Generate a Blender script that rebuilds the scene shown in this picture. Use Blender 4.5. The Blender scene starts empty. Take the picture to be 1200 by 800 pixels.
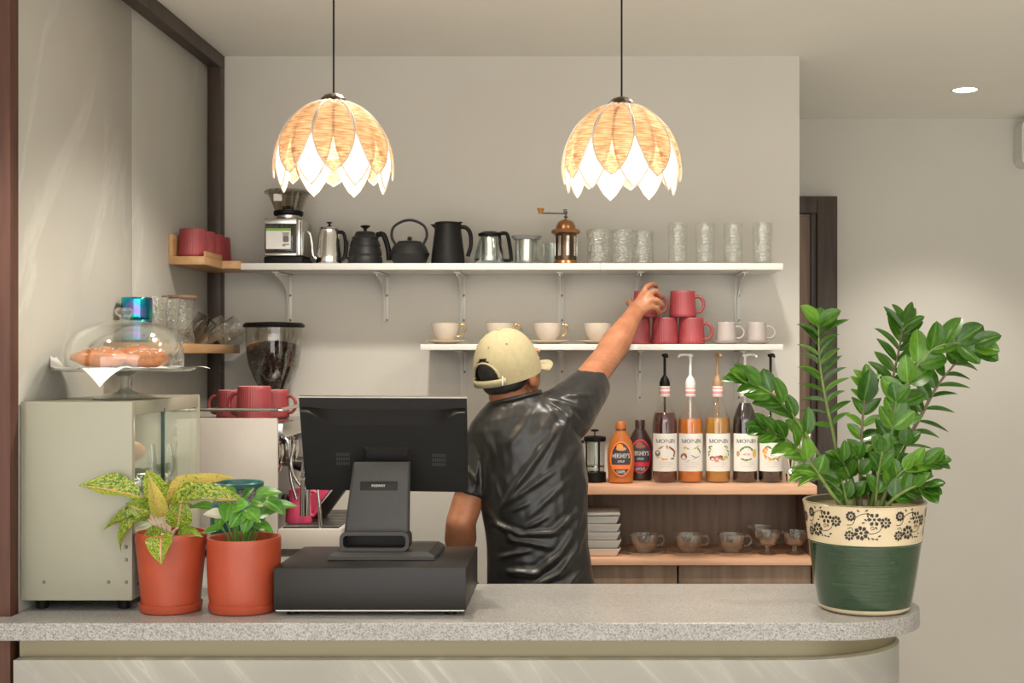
import bpy, bmesh, math, random
from mathutils import Vector, Matrix, Euler, noise
random.seed(7)
SC = bpy.context.scene
COL = SC.collection
V = Vector
PI = math.pi
EYE = 1.55; FPX = 1500.0; VX = 680.0; VY = 415.0        # eye height (m), focal length (px), point the lens axis meets
CEIL = 2.52

def P(px, py, d):
    "world point at distance d along the lens axis"
    return V(((px - VX) * d / FPX, d, EYE + (VY - py) * d / FPX))

# ---------------------------------------------------------------- camera
cd = bpy.data.cameras.new('camera'); cam = bpy.data.objects.new('camera', cd); COL.objects.link(cam)
cam.location = (0, 0, EYE); cam.rotation_euler = (PI / 2, 0, 0)
cd.sensor_width = 36; cd.lens = 36 * FPX / 1200
cd.shift_x = -(VX - 600) / 1200; cd.shift_y = (VY - 400) / 1200
SC.camera = cam
# ---------------------------------------------------------------- world, lamps, exposure
w = bpy.data.worlds.new('world'); SC.world = w; w.use_nodes = True
w.node_tree.nodes['Background'].inputs[0].default_value = (1.0, .965, .91, 1)
w.node_tree.nodes['Background'].inputs[1].default_value = 2.35
SC.view_settings.view_transform = 'Standard'; SC.view_settings.look = 'None'
SC.view_settings.gamma = 1; SC.view_settings.use_curve_mapping = False
SC.view_settings.exposure = 0.24
SC.cycles.max_bounces = 8; SC.cycles.transparent_max_bounces = 24
SC.cycles.transmission_bounces = 8; SC.cycles.glossy_bounces = 4; SC.cycles.diffuse_bounces = 4
SC.cycles.caustics_reflective = False; SC.cycles.caustics_refractive = False
SC.cycles.sample_clamp_indirect = 4.0

def lamp(kind, name, loc, energy, color=(1, .9, .78), target=None, **kw):
    l = bpy.data.lights.new(name, kind); l.energy = energy; l.color = color
    for k, v in kw.items(): setattr(l, k, v)
    o = bpy.data.objects.new(name, l); COL.objects.link(o); o.location = loc
    if target is not None: o.rotation_euler = (V(target) - V(loc)).to_track_quat('-Z', 'Y').to_euler()
    return o
WARM = (1.0, .93, .83)
lamp('AREA', 'overhead_fill', (.4, .2, 2.48), 22, (1, .95, .88), target=(.1, 3.2, .9), shape='RECTANGLE', size=3.0, size_y=1.2)  # added soft area fill above the camera, not a fixture of the shop
# recessed downlights: (x, depth, energy, cone degrees)
DOWN = [(-1.30, 2.15, 34, 100), (.35, 2.0, 24, 95), (1.25, 2.0, 18, 95), (-.45, 3.2, 42, 125), (.42, 3.2, 42, 125),
        (1.41, 4.69, 30, 96)]
for x, d, e, c in DOWN:
    lamp('SPOT', 'downlight_beam', (x, d, CEIL - .035), e, WARM, target=(x, d, 0), spot_size=math.radians(c), spot_blend=.55, shadow_soft_size=.045)

# ---------------------------------------------------------------- mesh builder
class MB:
    def __init__(self): self.v = []; self.f = []; self.m = []; self.mi = 0
    def add(self, vs, fs, M=None):
        o = len(self.v)
        self.v += [(M @ V(p)) if M is not None else V(p) for p in vs]
        self.f += [tuple(i + o for i in f) for f in fs]; self.m += [self.mi] * len(fs)
        return self
    def box(self, c, s, bev=0, M=None, seg=2):
        if bev <= 0:
            x, y, z = c; a, b, h = s[0] / 2, s[1] / 2, s[2] / 2
            vs = [(x + i * a, y + j * b, z + k * h) for i in (-1, 1) for j in (-1, 1) for k in (-1, 1)]
            return self.add(vs, [(0, 1, 3, 2), (4, 6, 7, 5), (0, 4, 5, 1), (2, 3, 7, 6), (0, 2, 6, 4), (1, 5, 7, 3)], M)
        bm = bmesh.new(); bmesh.ops.create_cube(bm, size=1)
        for v in bm.verts: v.co = V((v.co.x * s[0], v.co.y * s[1], v.co.z * s[2]))
        bmesh.ops.bevel(bm, geom=bm.edges[:], offset=bev, segments=seg, affect='EDGES', profile=.5)
        bm.verts.index_update(); vs = [v.co + V(c) for v in bm.verts]; fs = [[v.index for v in f.verts] for f in bm.faces]
        bm.free(); return self.add(vs, fs, M)
    def b2(self, x0, x1, y0, y1, z0, z1, bev=0, M=None):
        return self.box(((x0 + x1) / 2, (y0 + y1) / 2, (z0 + z1) / 2), (x1 - x0, y1 - y0, z1 - z0), bev, M)
    def lathe(self, prof, seg=32, c=(0, 0, 0), M=None, fr=None):
        "profile of (r, z); r=0 closes with a pole; fr(angle, z) scales the radius"
        vs = []; fs = []; rows = []
        for r, z in prof:
            if r <= 1e-7: rows.append([len(vs)]); vs.append((c[0], c[1], c[2] + z))
            else:
                rows.append(list(range(len(vs), len(vs) + seg)))
                for i in range(seg):
                    a = 2 * PI * i / seg; k = fr(a, z) if fr else 1
                    vs.append((c[0] + r * k * math.cos(a), c[1] + r * k * math.sin(a), c[2] + z))
        for A, B in zip(rows, rows[1:]):
            for i in range(seg):
                j = (i + 1) % seg
                if len(A) == 1 and len(B) == 1: break
                if len(A) == 1: fs.append((A[0], B[j], B[i]))
                elif len(B) == 1: fs.append((A[i], A[j], B[0]))
                else: fs.append((A[i], A[j], B[j], B[i]))
        return self.add(vs, fs, M)
    def tube(self, pts, r, seg=8, caps=True, M=None, flat=1.0):
        pts = [V(p) for p in pts]; n = len(pts)
        rs = r if isinstance(r, (list, tuple)) else [r] * n
        vs = []; fs = []; up = None
        for i, p in enumerate(pts):
            t = (pts[min(i + 1, n - 1)] - pts[max(i - 1, 0)]).normalized()
            if up is None:
                up = V((0, 0, 1)) if abs(t.z) < .9 else V((0, 1, 0))
            up = (up - t * up.dot(t)).normalized(); sd = t.cross(up)
            for k in range(seg):
                a = 2 * PI * k / seg
                vs.append(p + (up * math.cos(a) + sd * math.sin(a) * flat) * rs[i])
        for i in range(n - 1):
            for k in range(seg):
                j = (k + 1) % seg
                fs.append((i * seg + k, i * seg + j, (i + 1) * seg + j, (i + 1) * seg + k))
        if caps: fs.append(tuple(range(seg))[::-1]); fs.append(tuple(range((n - 1) * seg, n * seg)))
        return self.add(vs, fs, M)
    def loft(self, rings, caps=True, M=None):
        n = len(rings[0]); vs = [p for r in rings for p in r]; fs = []
        for i in range(len(rings) - 1):
            for k in range(n):
                j = (k + 1) % n; fs.append((i * n + k, i * n + j, (i + 1) * n + j, (i + 1) * n + k))
        if caps: fs.append(tuple(range(n))[::-1]); fs.append(tuple(range((len(rings) - 1) * n, len(rings) * n)))
        return self.add(vs, fs, M)
    def prism(self, outline, t0, t1, axis='Y', M=None):
        "outline of 2D points extruded along an axis from t0 to t1"
        def mk(p, t): return {'Y': (p[0], t, p[1]), 'X': (t, p[0], p[1]), 'Z': (p[0], p[1], t)}[axis]
        n = len(outline); vs = [mk(p, t0) for p in outline] + [mk(p, t1) for p in outline]
        fs = [tuple(range(n))[::-1], tuple(range(n, 2 * n))] + [(i, (i + 1) % n, (i + 1) % n + n, i + n) for i in range(n)]
        return self.add(vs, fs, M)
    def ell(self, c, r, M=None, seg=16, rings=10):
        prof = [(math.sin(PI * i / rings), -math.cos(PI * i / rings)) for i in range(rings + 1)]
        prof[0] = (0, -1); prof[-1] = (0, 1)
        T = Matrix.Translation(c) @ (M if M is not None else Matrix()) @ Matrix.Diagonal((r[0], r[1], r[2], 1))
        return self.lathe(prof, seg, M=T)
    def build(self, name, mat, parent=None, smooth=True, angle=38, world=True):
        "verts are in world space; with a parent they become local to it. world=False: verts already local"
        me = bpy.data.meshes.new(name)
        off = V((0, 0, 0))
        Mi = None
        if parent is not None and world:
            Mi = wm(parent).inverted()
        me.from_pydata([tuple((Mi @ p) if Mi is not None else p) for p in self.v], [], self.f)
        bm = bmesh.new(); bm.from_mesh(me); bmesh.ops.recalc_face_normals(bm, faces=bm.faces[:]); bm.to_mesh(me); bm.free()
        for m in (mat if isinstance(mat, (list, tuple)) else [mat]): me.materials.append(m)
        if isinstance(mat, (list, tuple)): me.polygons.foreach_set('material_index', self.m)
        if smooth:
            me.polygons.foreach_set('use_smooth', [True] * len(me.polygons))
            me.set_sharp_from_angle(angle=math.radians(angle))
        me.update()
        o = bpy.data.objects.new(name, me); COL.objects.link(o)
        if parent is not None: o.parent = parent
        return o

def wm(o):
    M = o.matrix_basis.copy()
    while o.parent is not None:
        o = o.parent; M = o.matrix_basis @ M
    return M
def tag(o, label=None, cat=None, group=None, kind=None):
    if label: o['label'] = label
    if cat: o['category'] = cat
    if group: o['group'] = group
    if kind: o['kind'] = kind
    return o
def thing(name, label, cat, loc, rz=0, group=None):
    o = bpy.data.objects.new(name, None); COL.objects.link(o); o.empty_display_size = .05
    o.location = loc; o.rotation_euler = (0, 0, rz)
    return tag(o, label, cat, group)
def L(mb, name, mat, parent, **k):
    "build with local coordinates"
    return mb.build(name, mat, parent, world=False, **k)
def copy_tree(o, parent=None):
    c = o.copy(); COL.objects.link(c)
    if parent is not None: c.parent = parent
    for ch in list(o.children): copy_tree(ch, c)
    return c
def dup(proto, loc, label, rz=0, group=None, s=None):
    c = copy_tree(proto); c.location = loc; c.rotation_euler = (0, 0, rz); c['label'] = label
    if group: c['group'] = group
    if s: c.scale = (s, s, s)
    return c
def arc(cx, cy, r, a0, a1, n):
    return [(cx + r * math.cos(math.radians(a0 + (a1 - a0) * i / n)), cy + r * math.sin(math.radians(a0 + (a1 - a0) * i / n))) for i in range(n + 1)]
def rrect(w, h, r, n=5, cx=0, cy=0):
    o = []
    for sx, sy, a in ((1, 1, 0), (-1, 1, 90), (-1, -1, 180), (1, -1, 270)):
        o += arc(cx + sx * (w / 2 - r), cy + sy * (h / 2 - r), r, a, a + 90, n)
    return o
def bez(pts, n=12):
    "Catmull-Rom through the points"
    pts = [V(p) for p in pts]; q = [pts[0] * 2 - pts[1]] + pts + [pts[-1] * 2 - pts[-2]]; out = []
    for i in range(1, len(q) - 2):
        for k in range(n):
            t = k / n; a, b, c, d = q[i - 1], q[i], q[i + 1], q[i + 2]
            out.append(.5 * ((2 * b) + (c - a) * t + (2 * a - 5 * b + 4 * c - d) * t * t + (3 * b - a - 3 * c + d) * t ** 3))
    out.append(pts[-1]); return out
def handle(mb, pts, r, n=6, seg=10, flat=1.0): mb.tube(bez(pts, n), r, seg, flat=flat)

# lettering: a font curve turned into a mesh, optionally wrapped round a vertical cylinder
def lettering(s, height, mat, parent, loc, rot=(PI / 2, 0, 0), width=None, wrap=None, name='lettering', ext=.0002, bold=0.0, shear=0):
    cu = bpy.data.curves.new('t', 'FONT'); cu.body = s; cu.align_x = 'CENTER'; cu.align_y = 'CENTER'; cu.size = 1; cu.extrude = 0
    cu.offset = bold; cu.resolution_u = 2; cu.shear = shear
    t = bpy.data.objects.new('t', cu); COL.objects.link(t)
    me = bpy.data.meshes.new_from_object(t.evaluated_get(bpy.context.evaluated_depsgraph_get()))
    bpy.data.objects.remove(t); bpy.data.curves.remove(cu)
    xs = [v.co.x for v in me.vertices]; ys = [v.co.y for v in me.vertices]
    x0, x1, y0, y1 = min(xs), max(xs), min(ys), max(ys); sy = height / (y1 - y0); sx = (width / (x1 - x0)) if width else sy
    for v in me.vertices:
        x = (v.co.x - (x0 + x1) / 2) * sx; y = (v.co.y - (y0 + y1) / 2) * sy
        if wrap:
            a = x / wrap; v.co = V((wrap * math.sin(a), y, wrap * math.cos(a)))
        else: v.co = V((x, y, ext))
    me.materials.clear(); me.materials.append(mat); me.name = name
    o = bpy.data.objects.new(name, me); COL.objects.link(o); o.parent = parent; o.location = loc; o.rotation_euler = rot
    return o

# ---------------------------------------------------------------- materials
def nt(name):
    m = bpy.data.materials.new(name); m.use_nodes = True; t = m.node_tree; b = t.nodes['Principled BSDF']; return m, t, b
def N(t, kind, **kw):
    n = t.nodes.new(kind)
    for k, v in kw.items():
        if hasattr(n, k) and k not in n.inputs: setattr(n, k, v)
        else: n.inputs[k].default_value = v
    return n
def coords(t, scale=(1, 1, 1), rot=(0, 0, 0), kind='Object'):
    tc = t.nodes.new('ShaderNodeTexCoord'); mp = t.nodes.new('ShaderNodeMapping')
    mp.inputs['Scale'].default_value = scale; mp.inputs['Rotation'].default_value = rot
    t.links.new(tc.outputs[kind], mp.inputs[0]); return mp.outputs[0]
def ramp(t, src, stops):
    r = t.nodes.new('ShaderNodeValToRGB'); e = r.color_ramp.elements
    e[0].position, e[0].color = stops[0][0], (*stops[0][1], 1); e[1].position, e[1].color = stops[-1][0], (*stops[-1][1], 1)
    for p, c in stops[1:-1]:
        x = e.new(p); x.color = (*c, 1)
    t.links.new(src, r.inputs[0]); return r.outputs[0]
def bump(t, b, src, strength=.2, dist=.001):
    n = t.nodes.new('ShaderNodeBump'); n.inputs['Strength'].default_value = strength; n.inputs['Distance'].default_value = dist
    t.links.new(src, n.inputs['Height']); t.links.new(n.outputs[0], b.inputs['Normal'])
def mat(name, col, rough=.5, metal=0, var=.08, scale=30, bmp=0, spec=.5, coat=0, sss=0, trans=0, stretch=(1, 1, 1), sheen=0, ior=None):
    m, t, b = nt(name)
    tx = N(t, 'ShaderNodeTexNoise'); tx.inputs['Scale'].default_value = scale; tx.inputs['Detail'].default_value = 4
    t.links.new(coords(t, stretch), tx.inputs['Vector'])
    lo = tuple(c * (1 - var) for c in col); hi = tuple(min(1, c * (1 + var)) for c in col)
    t.links.new(ramp(t, tx.outputs[0], [(.3, lo), (.7, hi)]), b.inputs['Base Color'])
    b.inputs['Roughness'].default_value = rough; b.inputs['Metallic'].default_value = metal
    b.inputs['Specular IOR Level'].default_value = spec; b.inputs['Coat Weight'].default_value = coat
    b.inputs['Coat Roughness'].default_value = .1; b.inputs['Sheen Weight'].default_value = sheen
    b.inputs['Transmission Weight'].default_value = trans
    if ior: b.inputs['IOR'].default_value = ior
    if sss:
        b.inputs['Subsurface Weight'].default_value = sss; b.inputs['Subsurface Radius'].default_value = (.012, .005, .003); b.inputs['Subsurface Scale'].default_value = 1
    if bmp: bump(t, b, tx.outputs[0], bmp)
    return m
def wood(name, c0, c1, rough=.45, axis='X', scale=1.0, coat=0):
    m, t, b = nt(name)
    st = {'X': (1.5, 22, 22), 'Y': (22, 1.5, 22), 'Z': (22, 22, 1.5)}[axis]
    v = coords(t, tuple(k * scale for k in st))
    n1 = N(t, 'ShaderNodeTexNoise'); n1.inputs['Scale'].default_value = 1.6; n1.inputs['Detail'].default_value = 8; n1.inputs['Distortion'].default_value = .6
    t.links.new(v, n1.inputs['Vector'])
    t.links.new(ramp(t, n1.outputs[0], [(.3, c0), (.52, tuple((a + b_) / 2 for a, b_ in zip(c0, c1))), (.72, c1)]), b.inputs['Base Color'])
    b.inputs['Roughness'].default_value = rough; b.inputs['Coat Weight'].default_value = coat
    bump(t, b, n1.outputs[0], .15, .0006); return m
def glass(name, tint=(.93, .96, .95), edge=.75, rough=.03, bmp=0, bscale=90, gl=(1, 1, 1)):
    "thin clear glass: see-through where seen square on, mirror-like at grazing angles"
    m = bpy.data.materials.new(name); m.use_nodes = True; t = m.node_tree; t.nodes.clear()
    out = t.nodes.new('ShaderNodeOutputMaterial'); mx = t.nodes.new('ShaderNodeMixShader')
    tr = t.nodes.new('ShaderNodeBsdfTransparent'); tr.inputs[0].default_value = (*tint, 1)
    g = t.nodes.new('ShaderNodeBsdfGlossy'); g.inputs[0].default_value = (*gl, 1); g.inputs['Roughness'].default_value = rough
    lw = t.nodes.new('ShaderNodeLayerWeight'); lw.inputs[0].default_value = .35
    mr = t.nodes.new('ShaderNodeMapRange'); mr.inputs[1].default_value = 0; mr.inputs[2].default_value = 1; mr.inputs[3].default_value = .05; mr.inputs[4].default_value = edge
    t.links.new(lw.outputs['Facing'], mr.inputs[0]); t.links.new(mr.outputs[0], mx.inputs[0])
    t.links.new(tr.outputs[0], mx.inputs[1]); t.links.new(g.outputs[0], mx.inputs[2]); t.links.new(mx.outputs[0], out.inputs[0])
    if bmp:
        tx = N(t, 'ShaderNodeTexVoronoi'); tx.inputs['Scale'].default_value = bscale
        t.links.new(coords(t), tx.inputs['Vector']); n = t.nodes.new('ShaderNodeBump'); n.inputs['Strength'].default_value = bmp; n.inputs['Distance'].default_value = .004
        t.links.new(tx.outputs['Distance'], n.inputs['Height']); t.links.new(n.outputs[0], g.inputs['Normal']); t.links.new(n.outputs[0], lw.inputs['Normal'])
    return m
def emis(name, col, s):
    m = bpy.data.materials.new(name); m.use_nodes = True; t = m.node_tree; t.nodes.clear()
    o = t.nodes.new('ShaderNodeOutputMaterial'); e = t.nodes.new('ShaderNodeEmission'); e.inputs[0].default_value = (*col, 1); e.inputs[1].default_value = s
    t.links.new(e.outputs[0], o.inputs[0]); return m

def stone_veins(name, base, vein, rot, sc, rough=.35, amount=.07):
    m, t, b = nt(name)
    v = coords(t, (1, 1, 1), rot); mp2 = t.nodes.new('ShaderNodeMapping'); mp2.inputs['Scale'].default_value = sc; t.links.new(v, mp2.inputs[0]); v = mp2.outputs[0]
    n0 = N(t, 'ShaderNodeTexNoise'); n0.inputs['Scale'].default_value = 1.3; n0.inputs['Detail'].default_value = 7; n0.inputs['Roughness'].default_value = .55; n0.inputs['Distortion'].default_value = .5
    t.links.new(v, n0.inputs['Vector'])
    sub = N(t, 'ShaderNodeMath', operation='SUBTRACT'); sub.inputs[1].default_value = .5; t.links.new(n0.outputs[0], sub.inputs[0])
    ab = N(t, 'ShaderNodeMath', operation='ABSOLUTE'); t.links.new(sub.outputs[0], ab.inputs[0])
    ve = ramp(t, ab.outputs[0], [(0, (1, 1, 1)), (.012, (.45, .45, .45)), (amount, (0, 0, 0))])
    n1 = N(t, 'ShaderNodeTexNoise'); n1.inputs['Scale'].default_value = 2.2; n1.inputs['Detail'].default_value = 6; t.links.new(coords(t), n1.inputs['Vector'])
    brk = ramp(t, n1.outputs[0], [(.42, (0, 0, 0)), (.62, (1, 1, 1))])
    mu = N(t, 'ShaderNodeMath', operation='MULTIPLY'); t.links.new(ve, mu.inputs[0]); t.links.new(brk, mu.inputs[1])
    bg = ramp(t, n1.outputs[0], [(.3, tuple(c * .9 for c in base)), (.7, tuple(c * 1.08 for c in base))])
    mx = N(t, 'ShaderNodeMix', data_type='RGBA'); t.links.new(mu.outputs[0], mx.inputs[0]); t.links.new(bg, mx.inputs[6]); mx.inputs[7].default_value = (*vein, 1)
    t.links.new(mx.outputs[2], b.inputs['Base Color']); b.inputs['Roughness'].default_value = rough
    return m
def granite(name):
    m, t, b = nt(name)
    v = coords(t); vo = N(t, 'ShaderNodeTexVoronoi'); vo.inputs['Scale'].default_value = 420; t.links.new(v, vo.inputs['Vector'])
    sp = N(t, 'ShaderNodeSeparateColor'); t.links.new(vo.outputs['Color'], sp.inputs[0])
    c = ramp(t, sp.outputs[0], [(0, (.16, .155, .15)), (.18, (.25, .242, .235)), (.5, (.335, .325, .305)), (1, (.44, .425, .405))])
    n1 = N(t, 'ShaderNodeTexNoise'); n1.inputs['Scale'].default_value = 5; t.links.new(v, n1.inputs['Vector'])
    c2 = ramp(t, n1.outputs[0], [(.3, (.88, .88, .88)), (.7, (1, 1, 1))])
    mx = N(t, 'ShaderNodeMix', data_type='RGBA', blend_type='MULTIPLY'); mx.inputs[0].default_value = 1
    t.links.new(c, mx.inputs[6]); t.links.new(c2, mx.inputs[7]); t.links.new(mx.outputs[2], b.inputs['Base Color'])
    b.inputs['Roughness'].default_value = .28; return m

M = {}
M['wall'] = mat('wall_paint', (.60, .575, .52), .8, var=.02, scale=3, bmp=.05)
M['ceiling'] = mat('ceiling_paint', (.86, .845, .785), .85, var=.015, scale=2)
M['marble'] = stone_veins('grey_veined_stone', (.46, .45, .405), (.56, .55, .51), (math.radians(24), 0, 0), (2, 2.2, .55), .42, .03)
M['marble2'] = stone_veins('pale_streaked_stone', (.32, .31, .285), (.47, .46, .43), (0, math.radians(42), 0), (9, 5, .7), .4, .07)
M['granite'] = granite('speckled_granite')
M['darkwood'] = wood('dark_brown_wood', (.030, .019, .013), (.075, .050, .037), .5, 'Z')
M['redwood'] = wood('reddish_brown_wood', (.052, .016, .009), (.115, .040, .022), .6, 'Z')
M['cabwood'] = wood('walnut_board', (.16, .098, .060), (.27, .175, .115), .5, 'Z')
M['lightwood'] = wood('light_beech', (.60, .33, .20), (.78, .47, .30), .45, 'X')
M['oak'] = wood('honey_oak', (.42, .23, .10), (.58, .35, .17), .45, 'Y')
M['floor'] = mat('pale_floor', (.68, .65, .59), .5, scale=3)
M['white'] = mat('white_lacquer', (.68, .67, .63), .4, var=.02)
M['whiteplastic'] = mat('white_plastic', (.52, .48, .44), .35, var=.02)
M['cream'] = mat('cream_enamel', (.30, .292, .228), .35, var=.02, scale=6)
M['black'] = mat('black_plastic', (.006, .0055, .005), .45, var=.1, spec=.2)
M['blacksatin'] = mat('black_satin', (.010, .0092, .009), .45, var=.15, scale=60, spec=.25)
M['darkgrey'] = mat('charcoal_metal', (.027, .0255, .025), .48, var=.1, scale=120, bmp=.05)
M['drawer'] = mat('grained_charcoal_metal', (.013, .012, .0115), .38, var=.2, scale=300, bmp=.08, spec=.35)
M['iron'] = mat('black_cast_iron', (.012, .012, .012), .5, var=.2, scale=200, bmp=.2)
M['steel'] = mat('brushed_steel', (.62, .60, .57), .25, 1, var=.06, scale=40, stretch=(1, 1, 8))
M['chrome'] = mat('chrome', (.75, .74, .72), .08, 1, var=.02)
M['grey'] = mat('grey_plastic', (.26, .26, .25), .4)
M['copper'] = mat('aged_copper', (.42, .20, .09), .3, .9, var=.25, scale=25)
M['redmug'] = mat('red_glazed_stoneware', (.31, .046, .055), .42, var=.14, scale=14, coat=.15)
M['mugin'] = mat('pale_pink_glaze', (.65, .35, .33), .4)
M['cup'] = mat('cream_porcelain', (.60, .52, .43), .25, var=.03, coat=.3)
M['gold'] = mat('gold_rim', (.70, .42, .16), .25, 1)
M['greymug'] = mat('pale_grey_stoneware', (.42, .37, .345), .4, var=.04)
M['glass'] = glass('clear_glass')
M['cupglass'] = glass('pressed_cup_glass', (.965, .965, .95), .6, .02, .25, 160)
M['glassemb'] = glass('embossed_glass', (.97, .975, .96), .65, .10, .6, 110)
M['glassdome'] = glass('dome_glass', (.96, .97, .96), .55, .03)
M['pane'] = glass('window_pane', (.93, .97, .93), .5, .03)
M['lightsmoke'] = glass('light_smoked_plastic', (.80, .78, .74), .35, .06)
M['smoke'] = glass('smoked_glass', (.60, .58, .54), .6, .06)
M['terra'] = mat('orange_terracotta_glaze', (.37, .058, .024), .42, var=.08, scale=20, coat=.1)
M['soil'] = mat('dark_soil', (.035, .022, .014), .9, var=.5, scale=90, bmp=.8)
M['led'] = emis('led_strip', (1.0, .86, .48), 8)
M['disc'] = emis('lamp_disc', (1, .95, .85), 14)
M['bulb'] = emis('bulb_glow', (1, .86, .62), 26)
M['screw'] = mat('dull_screw', (.16, .15, .14), .4, .8)
M['dishwhite'] = mat('dish_white', (.74, .73, .70), .35, var=.02)
M['paper'] = mat('white_napkin', (.80, .79, .76), .8, var=.03)
# ================================================================ the setting
WX = -1.2; BD = 4.17; FD = 5.27; BX = .714; LX1 = .621
def struct(mb, name, m, parent=None, **k):
    o = mb.build(name, m, parent, **k)
    if parent is None: o['kind'] = 'structure'
    return o
struct(MB().b2(-3.3, 3.3, -1.5, FD + .12, -.1, 0), 'floor', M['floor'])
struct(MB().b2(-3.3, 3.3, -1.5, FD + .12, CEIL, CEIL + .1), 'ceiling', M['ceiling'])
struct(MB().b2(-1.35, BX, BD, FD, 0, CEIL), 'wall_back', M['wall'])
struct(MB().b2(BX, 3.3, FD, FD + .12, 0, CEIL), 'wall_far', M['wall'])
struct(MB().b2(3.2, 3.3, -1.5, FD, 0, CEIL), 'wall_right', M['wall'])
wl = struct(MB().b2(-1.35, WX - .012, 2.727, BD, 0, CEIL), 'wall_left', M['wall'])
struct(MB().b2(-3.3, -3.2, -1.5, 3.6, 0, CEIL), 'wall_side', M['wall'])
struct(MB().b2(-3.2, -1.3505, 3.5, 3.6, 0, CEIL), 'wall_corner', M['wall'])
for y0, y1 in ((2.7275, 3.427), (3.431, 4.17)):
    MB().b2(WX - .012, WX, y0, y1 - .003, 0, CEIL, .001).build('stone_panel', M['marble'], wl)
# dark timber frame round the stone wall
t1 = MB(); t1.b2(WX, -1.158, 2.735, BD - .0, CEIL - .045, CEIL - .0005, .002)
struct(t1, 'trim_1', M['darkwood'])
t2 = MB(); t2.b2(WX + .0, -1.158, BD - .05, BD - .0005, 1.0005, CEIL - .045, .002)
struct(t2, 'trim_2', M['darkwood'])
t3 = MB(); t3.b2(-1.35, -1.196, 2.686, 2.7265, 0, CEIL, .002)
struct(t3, 'trim_3', M['redwood'])
# door frame and door leaf in the far wall
d1 = struct(MB().b2(.30, .965, FD - .012, FD - .001, 0, 2.12), 'door_1', M['cabwood'])
fr = MB(); fr.b2(.965, 1.047, FD - .06, FD, 0, 2.193, .003); fr.b2(.25, .965, FD - .06, FD, 2.125, 2.193, .003)
fr.b2(.945, .965, FD - .035, FD - .012, 0, 2.125); fr.build('door_frame', M['darkwood'], d1)

# ---- recessed downlights
for x, d, e, c in DOWN[5:]:
    t = thing('recessed_downlight', 'lit round recessed ceiling downlight in front of the far wall', 'ceiling light', (x, d, CEIL))
    L(MB().lathe([(.041, -.001), (.047, -.004), (.053, -.001), (.053, 0)], 40), 'trim_ring', M['white'], t)
    L(MB().lathe([(0, -.0025), (.041, -.0025)], 40), 'diffuser', M['disc'], t)

# ---- small wall speaker at the right edge
t = thing('wall_speaker', 'small rounded dark grey box fixed high on the far wall', 'speaker', P(1207, 169, FD - .05))
o = MB(); o.prism(rrect(.10, .19, .035, 6), -.05, .049, 'Y'); L(o, 'housing', M['white'], t)
o = MB(); o.prism(rrect(.082, .168, .03, 6), -.054, -.0502, 'Y'); L(o, 'grille', M['grey'], t)

# ================================================================ counter
def counter_outline(x0, y0, y1, xr, r, left_back=None):
    "plan of a counter with a big rounded right-hand end"
    n = 20; pts = [(x0, y0)]
    ry = (y1 - y0); cx = xr - r
    for i in range(n + 1):
        a = -PI / 2 + PI * i / n
        pts.append((cx + r * math.cos(a), (y0 + y1) / 2 + ry / 2 * math.sin(a)))
    return pts
top = MB()
CF, CB = 2.62, 3.07
out = [(-1.9, CF - .0)]
cx, r = .52, .222
for i in range(25):
    a = -PI / 2 + PI * .62 * i / 24
    out.append((cx + r * math.cos(a) * 1.0, CF + .20 + .20 * math.sin(a)))
out += [(.74 - .05, CB - .015), (.66, CB)]
# L-shaped return along the stone wall carries the machine
out += [(-.60, CB), (-.60, BD - .05), (WX + .0005, BD - .05), (WX + .0005, 2.729), (-1.1952, 2.729), (-1.1952, 2.6855), (-1.9, 2.6855)]
top.prism(out, .963, 1.0, 'Z')
ct = thing('service_counter', 'long service counter with grey speckled stone top and rounded right end', 'counter', (0, 2.85, 0))
wt = top.build('worktop', M['granite'], ct, angle=30)
bv = wt.modifiers.new('b', 'BEVEL'); bv.width = .0025; bv.segments = 2; bv.limit_method = 'ANGLE'; bv.angle_limit = math.radians(50)
def base_outline(off, x0):
    o = [(x0, CF + off)]
    for i in range(25):
        a = -PI / 2 + PI * .5 * i / 24
        o.append((.44 + (.222 + .05) * math.cos(a), CF + off + .22 + .22 * math.sin(a)))
    o += [(.712, CB - .03), (x0, CB - .03)]
    return o
MB().prism(base_outline(.07, -1.178), .915, .9625, 'Z').build('recessed_band', mat('champagne_metal', (.22, .195, .13), .38, .5, var=.05, scale=8, stretch=(.2, 1, 6)), ct, angle=30)
MB().prism(base_outline(.04, -1.178), 0, .9145, 'Z').build('front_panel', M['marble2'], ct, angle=30)
# warm LED strip hidden under the lip of the top
ls = base_outline(.022, -1.17)[:-2]; s = MB()
for a, b in zip(ls[:22], ls[1:22]):
    A = V((a[0], a[1], .9605)); B = V((b[0], b[1], .9605)); n_ = (B - A).cross(V((0, 0, 1))).normalized() * .003
    s.add([A - n_, B - n_, B + n_, A + n_], [(0, 1, 2, 3)])
s.build('led_strip', M['led'], ct, smooth=False)
MB().b2(-1.19, -.62, CB, BD - .06, 0, .9625).build('return_carcass', M['blacksatin'], ct)

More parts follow.
